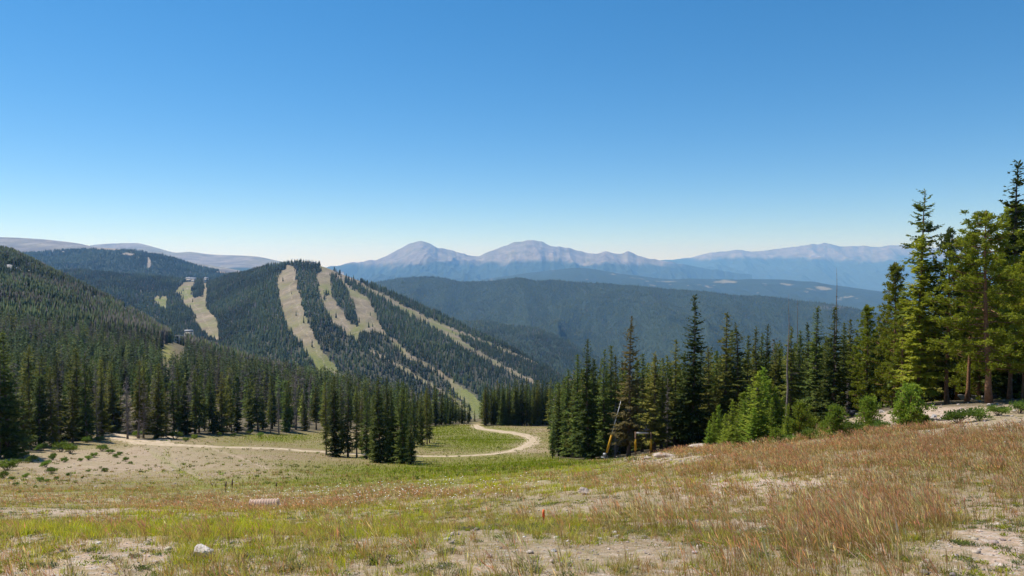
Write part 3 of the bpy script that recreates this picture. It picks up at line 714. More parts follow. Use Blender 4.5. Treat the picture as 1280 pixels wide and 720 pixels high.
YOUNG = [Proto(spruce(260 + k, 5.0, 1.15, .03, 1.0, 2.0, -.30, .04, .85, 0, 1, .45, .10), 5.0, 'bark') for k in range(3)]
BUSHY = [Proto(pine(270 + k, 2.2, 1.05, .02, n_limb=64, tuft=22, up=.6, p=.55, trunk=.05, tl=.19), 2.2, 'pinebark') for k in range(3)]

TREES = []      # dicts collected first, labelled by their order in each row, then built
def tree(area, kind, x, y, H, W=1.0, proto=None, mat=None, rot=None, tilt=(0, 0), look='', z=None, name=None, **kw):
    TREES.append(dict(area=area, kind=kind, x=x, y=y, z=zg(x, y) - .12 if z is None else z, H=H, W=W, proto=proto, mat=mat, rot=rng.uniform(0, 6.283) if rot is None else rot, tilt=tilt, look=look, name=name or kind, **kw))
def by_pixel(area, kind, px, base, top, W=1.0, proto=None, mat=None, look='', Y=None, **kw):
    """a tree whose foot stands on the ground seen at (px, base) and whose top reaches the row `top`"""
    x, y, z = hit(px, base) if Y is None else at_depth(px, Y)
    H = float(P(px, top, y)[2]) - z
    tree(area, kind, x, y, max(H, .4), W, proto, mat, look=look, **kw)

# -- the clump on the meadow
CL = 'in the isolated clump on the meadow'
for px, b, t, w, m, pr, lk in [(408, 569, 477, .8, 'olive', SP[6], 'thin olive spruce with a bare lower trunk'), (419, 571, 470, 1.0, 'spruce', SP[0], ''), (427, 566, 482, .9, 'spruce', SP[1], ''), (435, 572, 474, .9, 'spruce', SP[3], ''),
    (446, 572, 482, .8, 'olive', SP[6], ''), (452, 568, 492, .8, 'olive', SP[4], ''), (458, 574, 489, 1.0, 'spruce', SP[5], ''), (466, 571, 495, .9, 'spruce', SP[3], ''), (475, 578, 468, 1.05, 'spruce', SP[0], 'tallest dark spruce'), (484, 575, 472, .9, 'spruce', SP[1], ''),
    (489, 571, 486, .9, 'spruce', SP[5], ''), (497, 579, 475, .95, 'spruce', SP[3], ''), (504, 580, 477, 1.0, 'spruce', SP[0], ''), (509, 577, 485, .9, 'spruce', SP[2], ''), (513, 581, 500, .8, 'spruce', SP[5], ''), (469, 575, 505, .9, 'spruce', SP[2], ''), (490, 579, 500, .9, 'spruce', SP[7], ''),
    (518, 558, 492, .9, 'spruce', SP[3], ''), (522, 556, 490, .8, 'spruce', SP[1], ''), (527, 557, 487, .9, 'spruce', SP[5], ''), (534, 556, 484, .7, 'olive', SP[6], ''), (537, 554, 494, .7, 'spruce', SP[4], '')]:
    by_pixel(CL, 'spruce_tree', px, b, t, w, pr, m, lk)
# -- far end of the meadow
FE = 'at the left end of the far meadow'
for i, px in enumerate(np.linspace(541, 591, 15)):
    by_pixel(FE, 'spruce_tree', px + rng.normal(0, 1.0), 533 - 3 * rng.random(), np.interp(px, [541, 555, 590], [482, 492, 507]) + rng.normal(0, 4), .95, SP[int(rng.integers(0, 6))], 'spruce', Y=np.interp(px, [541, 591], [208, 234]) + rng.uniform(-3, 6))
FR = 'behind the curve of the dirt track'
for i, px in enumerate(np.linspace(605, 688, 27)):
    by_pixel(FR, 'spruce_tree', px + rng.normal(0, .8), 533, np.interp(px, [605, 620, 650, 690], [484, 480, 478, 474]) + rng.normal(0, 4.5), .9, SP[int(rng.integers(0, 6))], 'spruce' if rng.random() < .8 else 'olive', Y=207 + rng.uniform(0, 14) + .0 * i)
# -- treeline along the left, above the dirt track: three rows
for row, (n, dY, area) in enumerate([(50, 2, 'in the front row of the left treeline'), (38, 11, 'in the second row of the left treeline'), (26, 20, 'in the third row of the left treeline')]):
    for i in range(n):
        px = -40 + 590 * ((i + .5 + rng.uniform(-.4, .4)) / n)
        if row == 0 and (118 < px < 150 or 300 < px < 316): continue
        Y = np.interp(px, *FRONT_L) + dY + rng.uniform(-2, 5)
        x, y, z = at_depth(px, Y)
        H = rng.uniform(8.5, 15) * (1.12 if px < 130 else 1.0) * (1 if row else rng.choice([.55, .85, 1, 1], p=[.12, .2, .34, .34])) * np.interp(px, [0, 380, 480, 560], [1, 1, .92, .85])
        q = rng.random()
        if q < (.22 if px < 100 else .30 if px < 390 else .06): tree(area, 'dead_tree', x, y, H * rng.uniform(.8, 1.1), rng.uniform(.8, 1.2), DEAD[int(rng.integers(0, 4))], 'dead')
        else: tree(area, 'spruce_tree', x, y, H, rng.uniform(.75, 1.3), SP[int(rng.integers(0, 11))], 'spruce' if rng.random() < .48 else 'olive', tilt=(rng.normal(0, .02), rng.normal(0, .02)))
for px, b, t, w, pr, m, kd in [(18, 556, 450, 1.2, DEAD[2], 'dead', 'dead_tree'), (74, 555, 470, .9, DEAD[3], 'dead', 'dead_tree'), (2, 566, 492, 1.0, SP[2], 'olive', 'spruce_tree'), (37, 546, 432, 1.5, SP[4], 'olive', 'spruce_tree'), (56, 549, 444, 1.1, SP[6], 'olive', 'spruce_tree'), (93, 549, 484, .9, SP[5], 'spruce', 'spruce_tree'), (112, 541, 458, 1.15, SP[0], 'spruce', 'spruce_tree'), (147, 538, 500, 1.2, SP[7], 'spruce', 'spruce_tree'), (224, 542, 458, 1.1, SP[6], 'olive', 'spruce_tree'), (181, 538, 462, 1.1, SP[6], 'olive', 'spruce_tree')]:
    by_pixel('standing just in front of the left treeline', kd, px, b, t, w, pr, m)
# -- stand on the right behind the red grass
RS = 'in the stand behind the red grass'
for px, b, t, w, m, pr, Y, lk in [
    (691, 578, 516, .8, 'spruce', SP[3], 88, 'small dark spruce'), (699, 574, 478, .9, 'spruce', SP[1], 96, ''), (706, 573, 474, .9, 'spruce', SP[5], 98, ''), (712, 575, 461, 1.0, 'spruce', SP[0], 93, ''), (717, 574, 470, .9, 'olive', SP[4], 90, ''), (722, 574, 442, .95, 'spruce', SP[1], 88, ''), (729, 573, 462, 1, 'olive', SP[3], 90, ''), (735, 572, 423, 1.0, 'spruce', SP[0], 82, ''),
    (742, 570, 448, 1.0, 'spruce', SP[2], 88, ''), (750, 570, 455, 1.0, 'olive', SP[4], 92, ''), (757, 570, 436, 1.0, 'spruce', SP[5], 84, ''), (764, 570, 431, .9, 'spruce', SP[1], 88, ''), (771, 570, 443, .9, 'olive', SP[3], 92, ''), (778, 569, 450, 1, 'spruce', SP[0], 96, ''),
    (787, 565, 396, .95, 'rusty', SP[4], 76, 'tall rusty brown spruce beside the leaning pole'), (797, 566, 447, 1, 'spruce', SP[5], 92, ''), (804, 565, 441, 1.0, 'spruce', SP[1], 84, ''), (812, 564, 452, 1, 'olive', SP[6], 90, ''), (819, 563, 440, 1.35, 'olive', SP[4], 80, 'broad olive spruce behind the yellow padded posts'), (828, 563, 446, 1.1, 'spruce', SP[6], 84, ''), (838, 562, 455, 1, 'olive', SP[3], 88, ''), (845, 562, 424, 1.0, 'olive', SP[6], 84, ''),
    (855, 561, 440, 1, 'spruce', SP[0], 88, ''), (866, 560, 368, 1.05, 'spruce', SP[0], 80, 'tallest dark spruce with a drooping spire'), (877, 559, 436, 1, 'spruce', SP[1], 84, ''), (888, 558, 431, 1, 'olive', SP[4], 82, ''), (897, 557, 438, 1, 'spruce', SP[2], 86, ''), (908, 553, 390, 1.15, 'olive', SP[6], 80, 'tall sparse olive spruce'), (916, 553, 412, 1, 'spruce', SP[5], 84, ''), (925, 552, 404, 1.4, 'olive', SP[4], 78, 'broad olive spruce with a dense dark crown'), (936, 551, 418, 1, 'spruce', SP[1], 86, ''), (945, 550, 408, 1.0, 'olive', SP[3], 82, ''), (953, 549, 415, 1, 'spruce', SP[5], 84, ''), (961, 547, 404, .9, 'spruce', SP[0], 86, ''), (970, 545, 428, 1, 'olive', SP[4], 80, ''),
    (992, 538, 408, 1.1, 'olive', SP[0], 74, ''), (1001, 536, 412, 1.05, 'spruce', SP[1], 76, ''), (1010, 535, 402, 1, 'spruce', SP[5], 80, ''), (1022, 533, 382, 1.1, 'spruce', SP[2], 70, 'neat narrow spruce with a pointed top'), (1032, 532, 420, 1, 'olive', SP[4], 78, ''), (1042, 531, 382, 1.15, 'spruce', SP[2], 66, 'dense spruce in front of a bare pole'), (1056, 527, 402, 1, 'spruce', SP[1], 76, ''), (1064, 525, 398, 1, 'olive', SP[6], 78, ''), (1073, 522, 412, 1.1, 'spruce', SP[5], 76, ''), (1096, 515, 400, 1.1, 'spruce', SP[4], 78, ''), (1104, 513, 395, 1.1, 'olive', SP[6], 74, ''),
    (1128, 508, 380, 1.1, 'spruce', SP[4], 72, ''), (1140, 506, 395, 1.1, 'olive', SP[5], 74, ''), (1172, 503, 402, 1.1, 'spruce', SP[5], 74, ''), (1168, 502, 352, 1.2, 'olive', SP[2], 70, ''), (1204, 500, 322, 1.2, 'olive', SP[0], 70, ''), (1202, 500, 380, 1.2, 'spruce', SP[0], 74, ''), (1224, 498, 400, 1.2, 'spruce', SP[2], 76, ''), (1258, 495, 300, 1.2, 'spruce', SP[6], 64, ''), (1272, 496, 345, 1.3, 'spruce', SP[4], 66, ''), (1274, 496, 200, 1.1, 'spruce', SP[0], 61, 'very tall dark spruce at the picture edge'), (1296, 496, 215, 1.25, 'spruce', SP[2], 64, 'tall spruce cut by the picture edge'), (1262, 496, 262, 1.0, 'olive', SP[2], 66, 'tall olive spruce behind the large open pine'), (1308, 494, 260, 1.2, 'spruce', SP[4], 62, '')]:
    by_pixel(RS, 'spruce_tree', px, b, t, w, pr, m, lk, Y=Y)
TALL = Proto(spruce(301, 18, 1.9, .35, .45, .85, .28, .35, 1.1, .62, 1.0, .6, .17), 18, 'pinebark')
COLUMN = Proto(spruce(302, 12, 1.55, .10, .55, 1.25, .22, .0, 1.1, 0, 1, .28, .15), 12, 'pinebark')
by_pixel(RS, 'spruce_tree', 1150, 503, 237, .95, TALL, 'spruce', 'very tall dark spruce with a thin layered top', Y=60)
by_pixel(RS, 'fir_tree', 1150, 505, 292, .95, COLUMN, 'fir', 'yellow-green columnar fir with an orange-brown trunk', Y=57.5)
for px, b, t, w, m, pr, Y, lk in [(1085, 520, 379, 1.05, 'pine', PINE[2], 72, 'yellow-green pine standing by the bare soil bank'), (1119, 507, 326, 1.0, 'pine', PINE[2], 64, 'bushy pine leaning on the tall layered spruce'), (1187, 503, 284, .85, 'spruce', PINE[1], 58, 'dark pine with a nearly black trunk'), (1212, 499, 330, 1.05, 'pine', PINE[3], 60, 'pine with a leaning orange trunk'), (1240, 502, 260, 1.2, 'pine', PINE[0], 53, 'large pine with an open yellow-green crown'), (1266, 499, 330, 1.2, 'pine', PINE[1], 58, 'half hidden pine at the picture edge'), (1300, 500, 290, 1.0, 'pine', PINE[0], 54, 'pine beyond the picture edge'), (1130, 507, 372, 1.1, 'pine', PINE[1], 61, 'short pine under the layered spruce'), (1213, 500, 288, 1.05, 'pine', PINE[2], 66, 'full crowned pine filling the gap behind the leaning orange trunk'), (1270, 500, 250, 1.15, 'pine', PINE[2], 62, 'tall full pine just behind the large open pine'), (1228, 500, 352, 1.0, 'pine', PINE[2], 63, 'low full pine in the shade of the large open pine'), (1283, 500, 318, 1.0, 'pine', PINE[0], 56, 'pine with wide low boughs cut by the picture edge')]:
    by_pixel(RS, 'pine_tree', px, b, t, w, pr, m, lk, Y=Y)
for px, t, Y, pr, lk in [(985, 366, 68, SNAG[0], 'thin bare pole of a dead tree, leftmost of three'), (999, 372, 84, SNAG[1], 'thin bare dead tree, middle of three'), (1046, 333, 67, SNAG[0], 'tall bare dead top rising above the dense spruce'), (1062, 470, 70, DEAD[1], 'short grey dead tree by the soil bank'), (770, 500, 80, DEAD[3], 'grey dead tree in the shade behind the leaning pole'), (835, 470, 82, DEAD[3], 'grey dead tree behind the yellow padded posts'), (1020, 450, 74, DEAD[1], 'grey dead tree between two neat spruces')]:
    by_pixel(RS, 'dead_tree', px, 540, t, .9, pr, 'dead', lk, Y=Y)
tree('left', 'dead_tree', *at_depth(212, 131)[:2], 9, .9, DEAD[3], 'dead', tilt=(0, R(-62)), rot=0.0, look='fallen dead tree leaning against the left treeline')
# -- young pines and bushes in front of the right stand
for px, b, t, w, pr, m in [(897, 560, 509, .9, 0, 'young'), (906, 560, 519, .9, 1, 'young'), (914, 560, 503, .9, 2, 'young'), (926, 558, 493, 1.0, 0, 'young'), (936, 557, 484, 1.1, 1, 'young'), (948, 556, 468, 1.2, 2, 'young'), (959, 554, 478, 1.2, 0, 'young'), (969, 553, 486, 1.2, 1, 'young'), (978, 551, 500, 1.1, 2, 'young'), (942, 558, 512, 1.2, 2, 'young'), (886, 562, 528, .9, 2, 'young'), (921, 560, 530, 1, 1, 'young'), (931, 558, 505, .9, 0, 'young'), (953, 555, 462, .85, 1, 'young'), (965, 554, 500, .9, 2, 'young'), (984, 552, 508, .8, 0, 'young'), (891, 561, 518, .8, 1, 'young')]:
    by_pixel('in front of the dark stand', 'young_pine', px, b, t - 4, w * 1.02, YOUNG[pr], m, 'bright green young pine')
for px, b, t, w, pr in [(1001, 551, 508, .75, 0), (1013, 549, 524, .9, 1), (1044, 549, 512, .95, 2), (1030, 549, 530, 1, 0), (1085, 540, 500, .8, 1), (1136, 537, 487, .8, 2), (1128, 537, 506, .9, 0), (1148, 537, 514, .9, 1), (988, 553, 528, 1, 2), (970, 557, 538, 1, 0), (1158, 536, 522, 1.1, 0), (1060, 546, 530, 1, 1)]:
    by_pixel('on the bare soil bank', 'young_pine', px, b - 2, t - 4, w * .98, BUSHY[pr], 'young', 'low bushy young pine')

ORD = 'first second third fourth fifth sixth seventh eighth ninth tenth eleventh twelfth thirteenth fourteenth fifteenth sixteenth seventeenth eighteenth nineteenth'.split()
TENS = {2: 'twent', 3: 'thirt', 4: 'fort', 5: 'fift', 6: 'sixt', 7: 'sevent', 8: 'eight', 9: 'ninet'}
def ordinal(n):
    if n < 20: return ORD[n - 1]
    a, b = divmod(n, 10)
    return TENS[a] + ('ieth' if b == 0 else 'y-' + ORD[b - 1])
TONE = {'spruce': 'dark green', 'olive': 'olive green', 'rusty': 'rusty brown', 'fir': 'yellow-green', 'pine': 'yellow-green', 'young': 'bright green', 'dead': 'grey bare'}
NOUN = {'spruce_tree': 'spruce', 'dead_tree': 'dead tree', 'pine_tree': 'pine', 'fir_tree': 'fir', 'young_pine': 'young pine'}
def build_trees():
    rows = {}
    for t in TREES:
        t['px'] = float(proj(t['x'], t['y'], t['z'])[0]); rows.setdefault((t['area'], t['kind']), []).append(t)
    for (area, kind), L in rows.items():
        L.sort(key=lambda t: t['px'])
        hs = np.median([t['H'] for t in L])
        for i, t in enumerate(L):
            if t['look'] and kind not in ('young_pine',):
                t['label'] = (t['look'] + ' ' + area) if len((t['look'] + ' ' + area).split()) <= 16 and area != 'left' else t['look']
            else:
                size = 'tall' if t['H'] > hs * 1.08 else 'short' if t['H'] < hs * .88 else 'middling'
                head = t['look'] or f"{size} {TONE[t['mat']]} {NOUN[kind]}"
                if kind == 'dead_tree': head = f'{size} grey dead tree'
                t['label'] = f"{head}, {ordinal(i + 1)} from the left {area}"
            t['group'] = {'spruce_tree': 'spruces', 'dead_tree': 'dead trees', 'pine_tree': 'pines', 'fir_tree': 'fir', 'young_pine': 'young pines'}[kind] + ' ' + (area if area != 'left' else 'of the left treeline')
    for t in TREES:
        e = link(t['name'], None, label=t['label'], category='young tree' if t['kind'] == 'young_pine' else 'tree', group=t['group'])
        k = t['H'] / t['proto'].H
        put(e, (t['x'], t['y'], t['z']), t['rot'], (k * t['W'], k * t['W'], k), rx=t['tilt'][0], ry=t['tilt'][1])
        tr, cr = t['proto'].meshes(t['mat'])
        link('trunk', tr, e); link('crown' if t['kind'] != 'dead_tree' else 'branch_crown', cr, e)
build_trees()

# -- trees behind the rows one can single out: one mass
def lite(pr, keep, seed):
    """a lighter version of a near tree for the mass behind: fewer, larger sprays plus the trunk"""
    r = np.random.default_rng(seed); nq = len(pr.V) // 4
    i = np.sort(r.choice(nq, int(nq * keep), replace=False)); Q = pr.V.reshape(-1, 4, 3)[i]
    c = Q.mean(1, keepdims=True); Q = c + (Q - c) * (keep ** -.42)
    V = Q.reshape(-1, 3) / np.array([pr.H, pr.H, pr.H]); Fq = np.arange(len(V)).reshape(-1, 4)
    sh = .55 + .9 * pr.T.reshape(-1, 4, 3)[i].reshape(-1, 3)[:, 0]
    tv = np.array([(-.01, -.01, 0), (.01, -.01, 0), (.002, 0, .95), (-.002, 0, .95), (.01, .01, 0), (-.01, .01, 0)])
    tf = np.array([[0, 1, 2, 3], [1, 4, 2, 2], [4, 5, 3, 2], [5, 0, 3, 3]])[[0, 2]] + len(V)
    return np.concatenate([V, tv]), np.concatenate([Fq, tf]), np.concatenate([sh, np.full(6, 1.0)])
LITE = [lite(SP[k], .14, k) for k in range(8)] 
LITE2 = [lite(SP[k], .05, k + 50) for k in range(8)]
LITED = [lite(DEAD[k], .25, k) for k in (0, 1, 2)]
k1 = hy < 250; k2 = (hy >= 250) & (hy < 480); k3 = hy >= 480
def left_mass(k, protos, name, keepn):
    i = np.nonzero(k)[0]
    i = i[rng.random(len(i)) < keepn]
    n = len(i); h = rng.uniform(8, 14.5, n) * np.where(rng.random(n) < .15, .6, 1)
    tt = tree_tints(n, (.085, .118, .030) if protos is LITE else (.075, .102, .040) if protos is LITE2 else (.056, .080, .036), .5, .08, .25)
    patch = fbm(hx[i] * .012, hy[i] * .012, 3, 91); dead = rng.random(n) < .5 * blobs(hpx[i], hpy[i], [(165, 415, 45, 18, 1), (60, 440, 30, 12, .6), (250, 440, 30, 10, .5)]) + .35 * (patch > .62)
    tt = tt * (.75 + .55 * sm(.35, .65, fbm(hx[i] * .02, hy[i] * .02, 3, 92)))[:, None]
    tt[dead] = np.array([.115, .10, .088]) * (1 + .3 * (rng.random((dead.sum(), 1)) - .5))
    forest_mesh(name, protos, hx[i], hy[i], hz[i] - .2, h, h * (1.0 if (protos is LITE or protos is LITE2) else .26) * rng.uniform(.85, 1.15, n), tt, kind='stuff', label='conifer forest covering the hillside on the left')
left_mass(k1, LITE, 'conifer_forest', .22); left_mass(k2, LITE2, 'conifer_forest', .46); left_mass(k3, [cone_tree(3, 6, s) for s in range(40, 46)], 'conifer_forest', 1.0)
def right_mass():
    n = 5200
    u = rng.uniform(-.045, .95, n); Y = np.sqrt(rng.uniform(66 ** 2, 300 ** 2, n)); x = u * Y; z = zg(x, Y); px, py = proj(x, Y, z)
    k = Y > np.interp(px, FRONT_R[0], FRONT_R[1]) + np.where(px < 692, 14, 12)
    k &= (Y < np.interp(px, [600, 700, 800, 1300], [300, 300, 190, 150])) & (rng.random(n) < np.interp(Y, [60, 120, 300], [1, .85, .5]))
    x, Y, z, px = x[k], Y[k], z[k], px[k]; n = len(x)
    top = np.interp(px, [600, 690, 740, 860, 960, 1060, 1110, 1160, 1280], [484, 480, 450, 440, 425, 420, 400, 390, 360])
    hmax = P(px, top, Y)[2] - z
    h = np.minimum(rng.uniform(9, 15, n), np.maximum(hmax, 4) * rng.uniform(.85, 1.05, n))
    forest_mesh('conifer_forest', LITE, x, Y, z - .2, h, h * rng.uniform(.9, 1.2, n), tree_tints(n, (.080, .110, .024), .45, .03, .4), kind='stuff', label='conifer forest behind the stand beside the red grass')
right_mass()

# ------------------------------------------------------------------ shrubs
def shrub_data(seed, n=520, w=1.0, h=.7):
    r = np.random.default_rng(seed)
    nb = 16; ang = r.uniform(0, 6.283, nb); rad = np.sqrt(r.random(nb)) * .38
    cl = np.stack([np.cos(ang) * rad * w, np.sin(ang) * rad * w, h * r.uniform(.25, .75, nb) * (1 - .9 * rad)], -1)
    k = r.integers(0, nb, n * 2); d = r.normal(size=(n * 2, 3)); d[:, 2] = np.abs(d[:, 2]) * .9 + .1
    base = cl[k] + d / np.linalg.norm(d, axis=1, keepdims=True) * r.uniform(.02, .2, n * 2)[:, None]
    base[:, 2] = np.maximum(base[:, 2], .02)
    V, Fq = quads_from(base, d + np.array([0, 0, .5]), r.uniform(.05, .12, n * 2), r.uniform(.03, .06, n * 2), r.normal(size=(n * 2, 3)))
    t = np.repeat(r.random(n * 2), 4)
    st = MB()
    for i in range(nb): st.tube([(0, 0, -.05), cl[i] * .6, cl[i]], [.014, .01, .005], 3, False)
    return st, V, Fq, np.stack([t, t, t], -1)
SHRUB = []
for k in range(4):
    st, V, Fq, T = shrub_data(400 + k)
    SHRUB.append((st.data('stem', M['bark']), mesh_data('foliage', V, [Fq], M['willow'], {'tint': T})))
SH = []
def shrub(px, py, w, where, hk=1.0):
    SH.append((px, py, w, where, hk))
for px, py, w in [(8, 588, 24), (20, 583, 15), (52, 564, 15), (40, 578, 17), (57, 584, 14), (65, 592, 16), (66, 575, 12), (76, 565, 22), (88, 567, 20), (33, 555, 20), (45, 552, 18), (109, 553, 14), (50, 602, 10), (86, 595, 8), (60, 603, 7), (111, 575, 11), (118, 572, 10), (128, 564, 14), (138, 567, 12), (146, 572, 10), (157, 577, 9), (124, 552, 12), (100, 577, 8), (131, 590, 9), (32, 597, 10), (20, 607, 8), (5, 598, 14), (70, 600, 7), (94, 604, 6), (44, 610, 6), (150, 569, 9), (163, 580, 7), (14, 600, 9), (29, 573, 14), (81, 578, 10), (110, 590, 6), (24, 616, 6), (103, 598, 5)]:
    shrub(px, py, w, 'on the pale slope below the left treeline')
for px, py, w in [(139, 539, 14), (156, 542, 15), (172, 546, 13), (190, 536, 14), (203, 546, 9), (219, 549, 18), (232, 552, 9), (243, 549, 10), (292, 546, 8), (312, 543, 12), (325, 546, 10), (275, 545, 7), (182, 541, 8)]:
    shrub(px, py, w, 'between the dirt track and the left treeline')
for px, py, w in [(1196, 534, 40), (1224, 531, 32), (1249, 525, 34), (1274, 522, 30), (1100, 544, 26), (1070, 549, 34), (1290, 524, 30), (1014, 554, 30), (985, 558, 26)]:
    shrub(px, py - 5, w * .92, 'at the edge of the red grass', .9)
def build_shrubs():
    rows = {}
    for s in SH: rows.setdefault(s[3], []).append(s)
    for where, L in rows.items():
        L.sort()
        for i, (px, py, w, _, hk) in enumerate(L):
            x, y, z = hit(px, py); sc = w * y / F / 1.05
            size = 'wide' if w > np.median([q[2] for q in L]) * 1.15 else 'small' if w < np.median([q[2] for q in L]) * .85 else 'rounded'
            e = link('willow_shrub', None, label=f'{size} green willow shrub, {ordinal(i + 1)} from the left {where}', category='shrub', group='willow shrubs ' + where)
            put(e, (x, y, z - .03), rng.uniform(0, 6.28), (sc, sc, sc * hk * rng.uniform(.85, 1.25)))
            st, fo = SHRUB[int(rng.integers(0, 4))]
            link('stem', st, e); link('foliage', fo, e)
build_shrubs()

# ------------------------------------------------------------------ rocks, logs
def rock_data(name, seed, d, mat, sub=3, rough=.16, flat=0.0):
    import bmesh
    bm = bmesh.new(); bmesh.ops.create_icosphere(bm, subdivisions=sub, radius=1)
    V = np.array([v.co[:] for v in bm.verts]); r = np.random.default_rng(seed)
    for _ in range(16):                                  # chop flat faces
        n = r.normal(size=3); n /= np.linalg.norm(n); c = r.uniform(.42, .82); q = V @ n; k = q > c
        V[k] -= np.outer(q[k] - c, n)
    V *= 1 + rough * (fbm(V[:, 0] * 2.2 + V[:, 2] * 1.3 + seed, V[:, 1] * 2.2 - V[:, 2] * 1.7, 4, seed) - .5)[:, None]
    V[:, 2] = np.where(V[:, 2] < -.35, -.35, V[:, 2])
    V *= np.array(d) / 2 * 1.15
    for v, c in zip(bm.verts, V): v.co = c
    me = bpy.data.meshes.new(name); bm.to_mesh(me); bm.free(); me.materials.append(mat)
    return me
def rock(px, py, w, hgt, label, seed, mat='rock', dp=.8, name='boulder', group=None, Y=None, rz=0.0, lift=0):
    x, y, z = hit(px, py) if Y is None else at_depth(px, Y)
    W = w * y / F; H = hgt * y / F
    o = link(name, rock_data(name, seed, (W, W * dp, H * 2), M[mat]), label=label, category='rock')
    if group: o['group'] = group
    return put(o, (x, y, z + .1 * H + lift), rz)
rock(254, 697, 34, 15, 'small white rock lying in the grass at the bottom of the slope', 5, 'whiterock', .75, 'white_rock', rz=.2)
rock(1213, 500, 34, 8, 'flat pale grey boulder under the leaning orange pine trunk', 8, 'rock', .6)
rock(880, 562, 38, 6, 'long pale flat rock at the edge of the dark stand', 9, 'beigerock', .6)
rock(833, 571, 34, 5, 'low pale rock slab right of the yellow padded posts', 12, 'beigerock', .5)
rock(812, 574, 20, 4, 'narrow pale rock slab just below the yellow padded posts', 13, 'beigerock', .5)
rock(731, 618, 15, 9, 'squarish beige rock among sparse grass above the orange stake', 14, 'beigerock', .8)
rock(693, 690, 10, 4, 'fist sized grey stone on the bare soil below the orange stake', 15, 'rock')
rock(773, 647, 12, 4, 'white stone on bare soil to the right of the orange stake', 16, 'whiterock')
rock(1237, 508, 8, 3, 'small white stone on the shaded edge of the soil bank', 17, 'whiterock', group='stones')
rock(1103, 516, 7, 4, 'small pale stone at the top of the soil bank between bushes', 18, 'whiterock')
rock(1167, 522, 9, 4, 'grey stone on the open middle of the soil bank', 19, 'rock')
for i, (px, py, w, h, lb) in enumerate([(12, 336, 15, 6, 'pale boulder highest on the left hillside'), (24, 340, 14, 5, 'pale boulder in the middle of the high scree'), (34, 342, 10, 4, 'pale boulder at the lower end of the high scree'), (107, 373, 4, 9, 'upright pale rock outcrop above the hillside forest'), (118, 379, 5, 10, 'jagged pale rock outcrop halfway along the hillside crest'), (136, 389, 9, 6, 'broad pale outcrop on the hillside crest'), (155, 393, 5, 8, 'pale outcrop, second from the right end of the hillside crest'), (165, 396, 4, 9, 'thin pale outcrop at the right end of the hillside crest')]):
    Y = np.interp(px, [0, 40, 100, 170], [840, 860, 800, 740]) 
    rock(px, py + h * .5, w, h * 1.1, lb, 30 + i, 'rock', .9, 'outcrop', 'pale outcrops on the left hillside', lift=2.0)
def log(px, py, L, rz, r0, label, mat='dead'):
    x, y, z = hit(px, py); m = MB()
    m.tube([(-L / 2, 0, r0), (0, .05 * L, r0 * 1.1), (L / 2, 0, r0 * .9)], [r0, r0 * .95, r0 * .7], 8)
    for k in range(5): m.tube([(L * (-.4 + .2 * k), 0, r0), (L * (-.38 + .2 * k), .1, r0 * 3.2)], [.03, .012], 4)
    return put(link('fallen_log', m.data('fallen_log', M[mat], True), label=label, category='log'), (x, y, z), rz)
log(1252, 498, 4.0, .25, .14, 'grey fallen log behind the large open pine')
log(1170, 527, 2.2, -.3, .08, 'thin grey branch lying on the soil bank')
log(210, 542, 5.0, .5, .14, 'grey log lying at the foot of the left treeline')
# broken stump with bare orange wood
x, y, z = hit(1196, 500)
m = MB(); rr = np.random.default_rng(3)
pts = [(0, 0, -.1), (.02, 0, .4), (-.03, .02, .9), (-.06, .03, 1.25)]
m.tube(pts, [.30, .24, .21, .16], 9)
for k in range(6):
    a = k * 1.05; m.tube([(.12 * math.cos(a) - .05, .12 * math.sin(a), 1.1), (.14 * math.cos(a) - .07, .14 * math.sin(a), 1.3 + .35 * rr.random())], [.07, .008], 4)
M['stump'] = simple('orange_rotten_wood', (.36, .14, .04), (.50, .24, .09), 6, .95, .7)
put(link('broken_stump', m.data('broken_stump', M['stump'], True), label='broken orange tree stump between the dark pine trunk and the flat boulder', category='stump'), (x, y, z))

# ------------------------------------------------------------------ small built things
M['yellow'] = simple('yellow_padding', (.42, .22, .012), (.52, .29, .02), 3, .7, .2)
M['steel'] = simple('galvanised_steel', (.26, .265, .27), (.36, .365, .37), 5, .5, .1, .4, .5)
M['darksteel'] = simple('dark_steel', (.045, .045, .05), (.08, .08, .085), 6, .55, .1)
M['wood'] = simple('post_wood', (.14, .08, .05), (.22, .14, .09), 6, .9, .5)
M['board'] = simple('grey_board', (.34, .33, .32), (.46, .45, .44), 4, .8, .3)
M['orange'] = simple('orange_tape', (.80, .12, .03), (.85, .18, .05), 8, .6, .1)
M['wall'] = simple('cream_wall', (.60, .54, .46), (.70, .64, .56), 1, .85, .1)
M['roof'] = simple('slate_roof', (.20, .21, .23), (.28, .29, .31), 1, .7, .2)
M['window'] = simple('dark_window', (.03, .035, .045), (.05, .055, .07), 2, .15, 0, .5)
M['pipe'] = simple('clay_coloured_pipe', (.40, .27, .20), (.52, .38, .29), 5, .8, .2)
M['black'] = simple('black_cover', (.02, .022, .03), (.04, .042, .05), 5, .6, .2)
def at_px(px, py, Y): return np.array([float(v) for v in P(px, py, Y)])
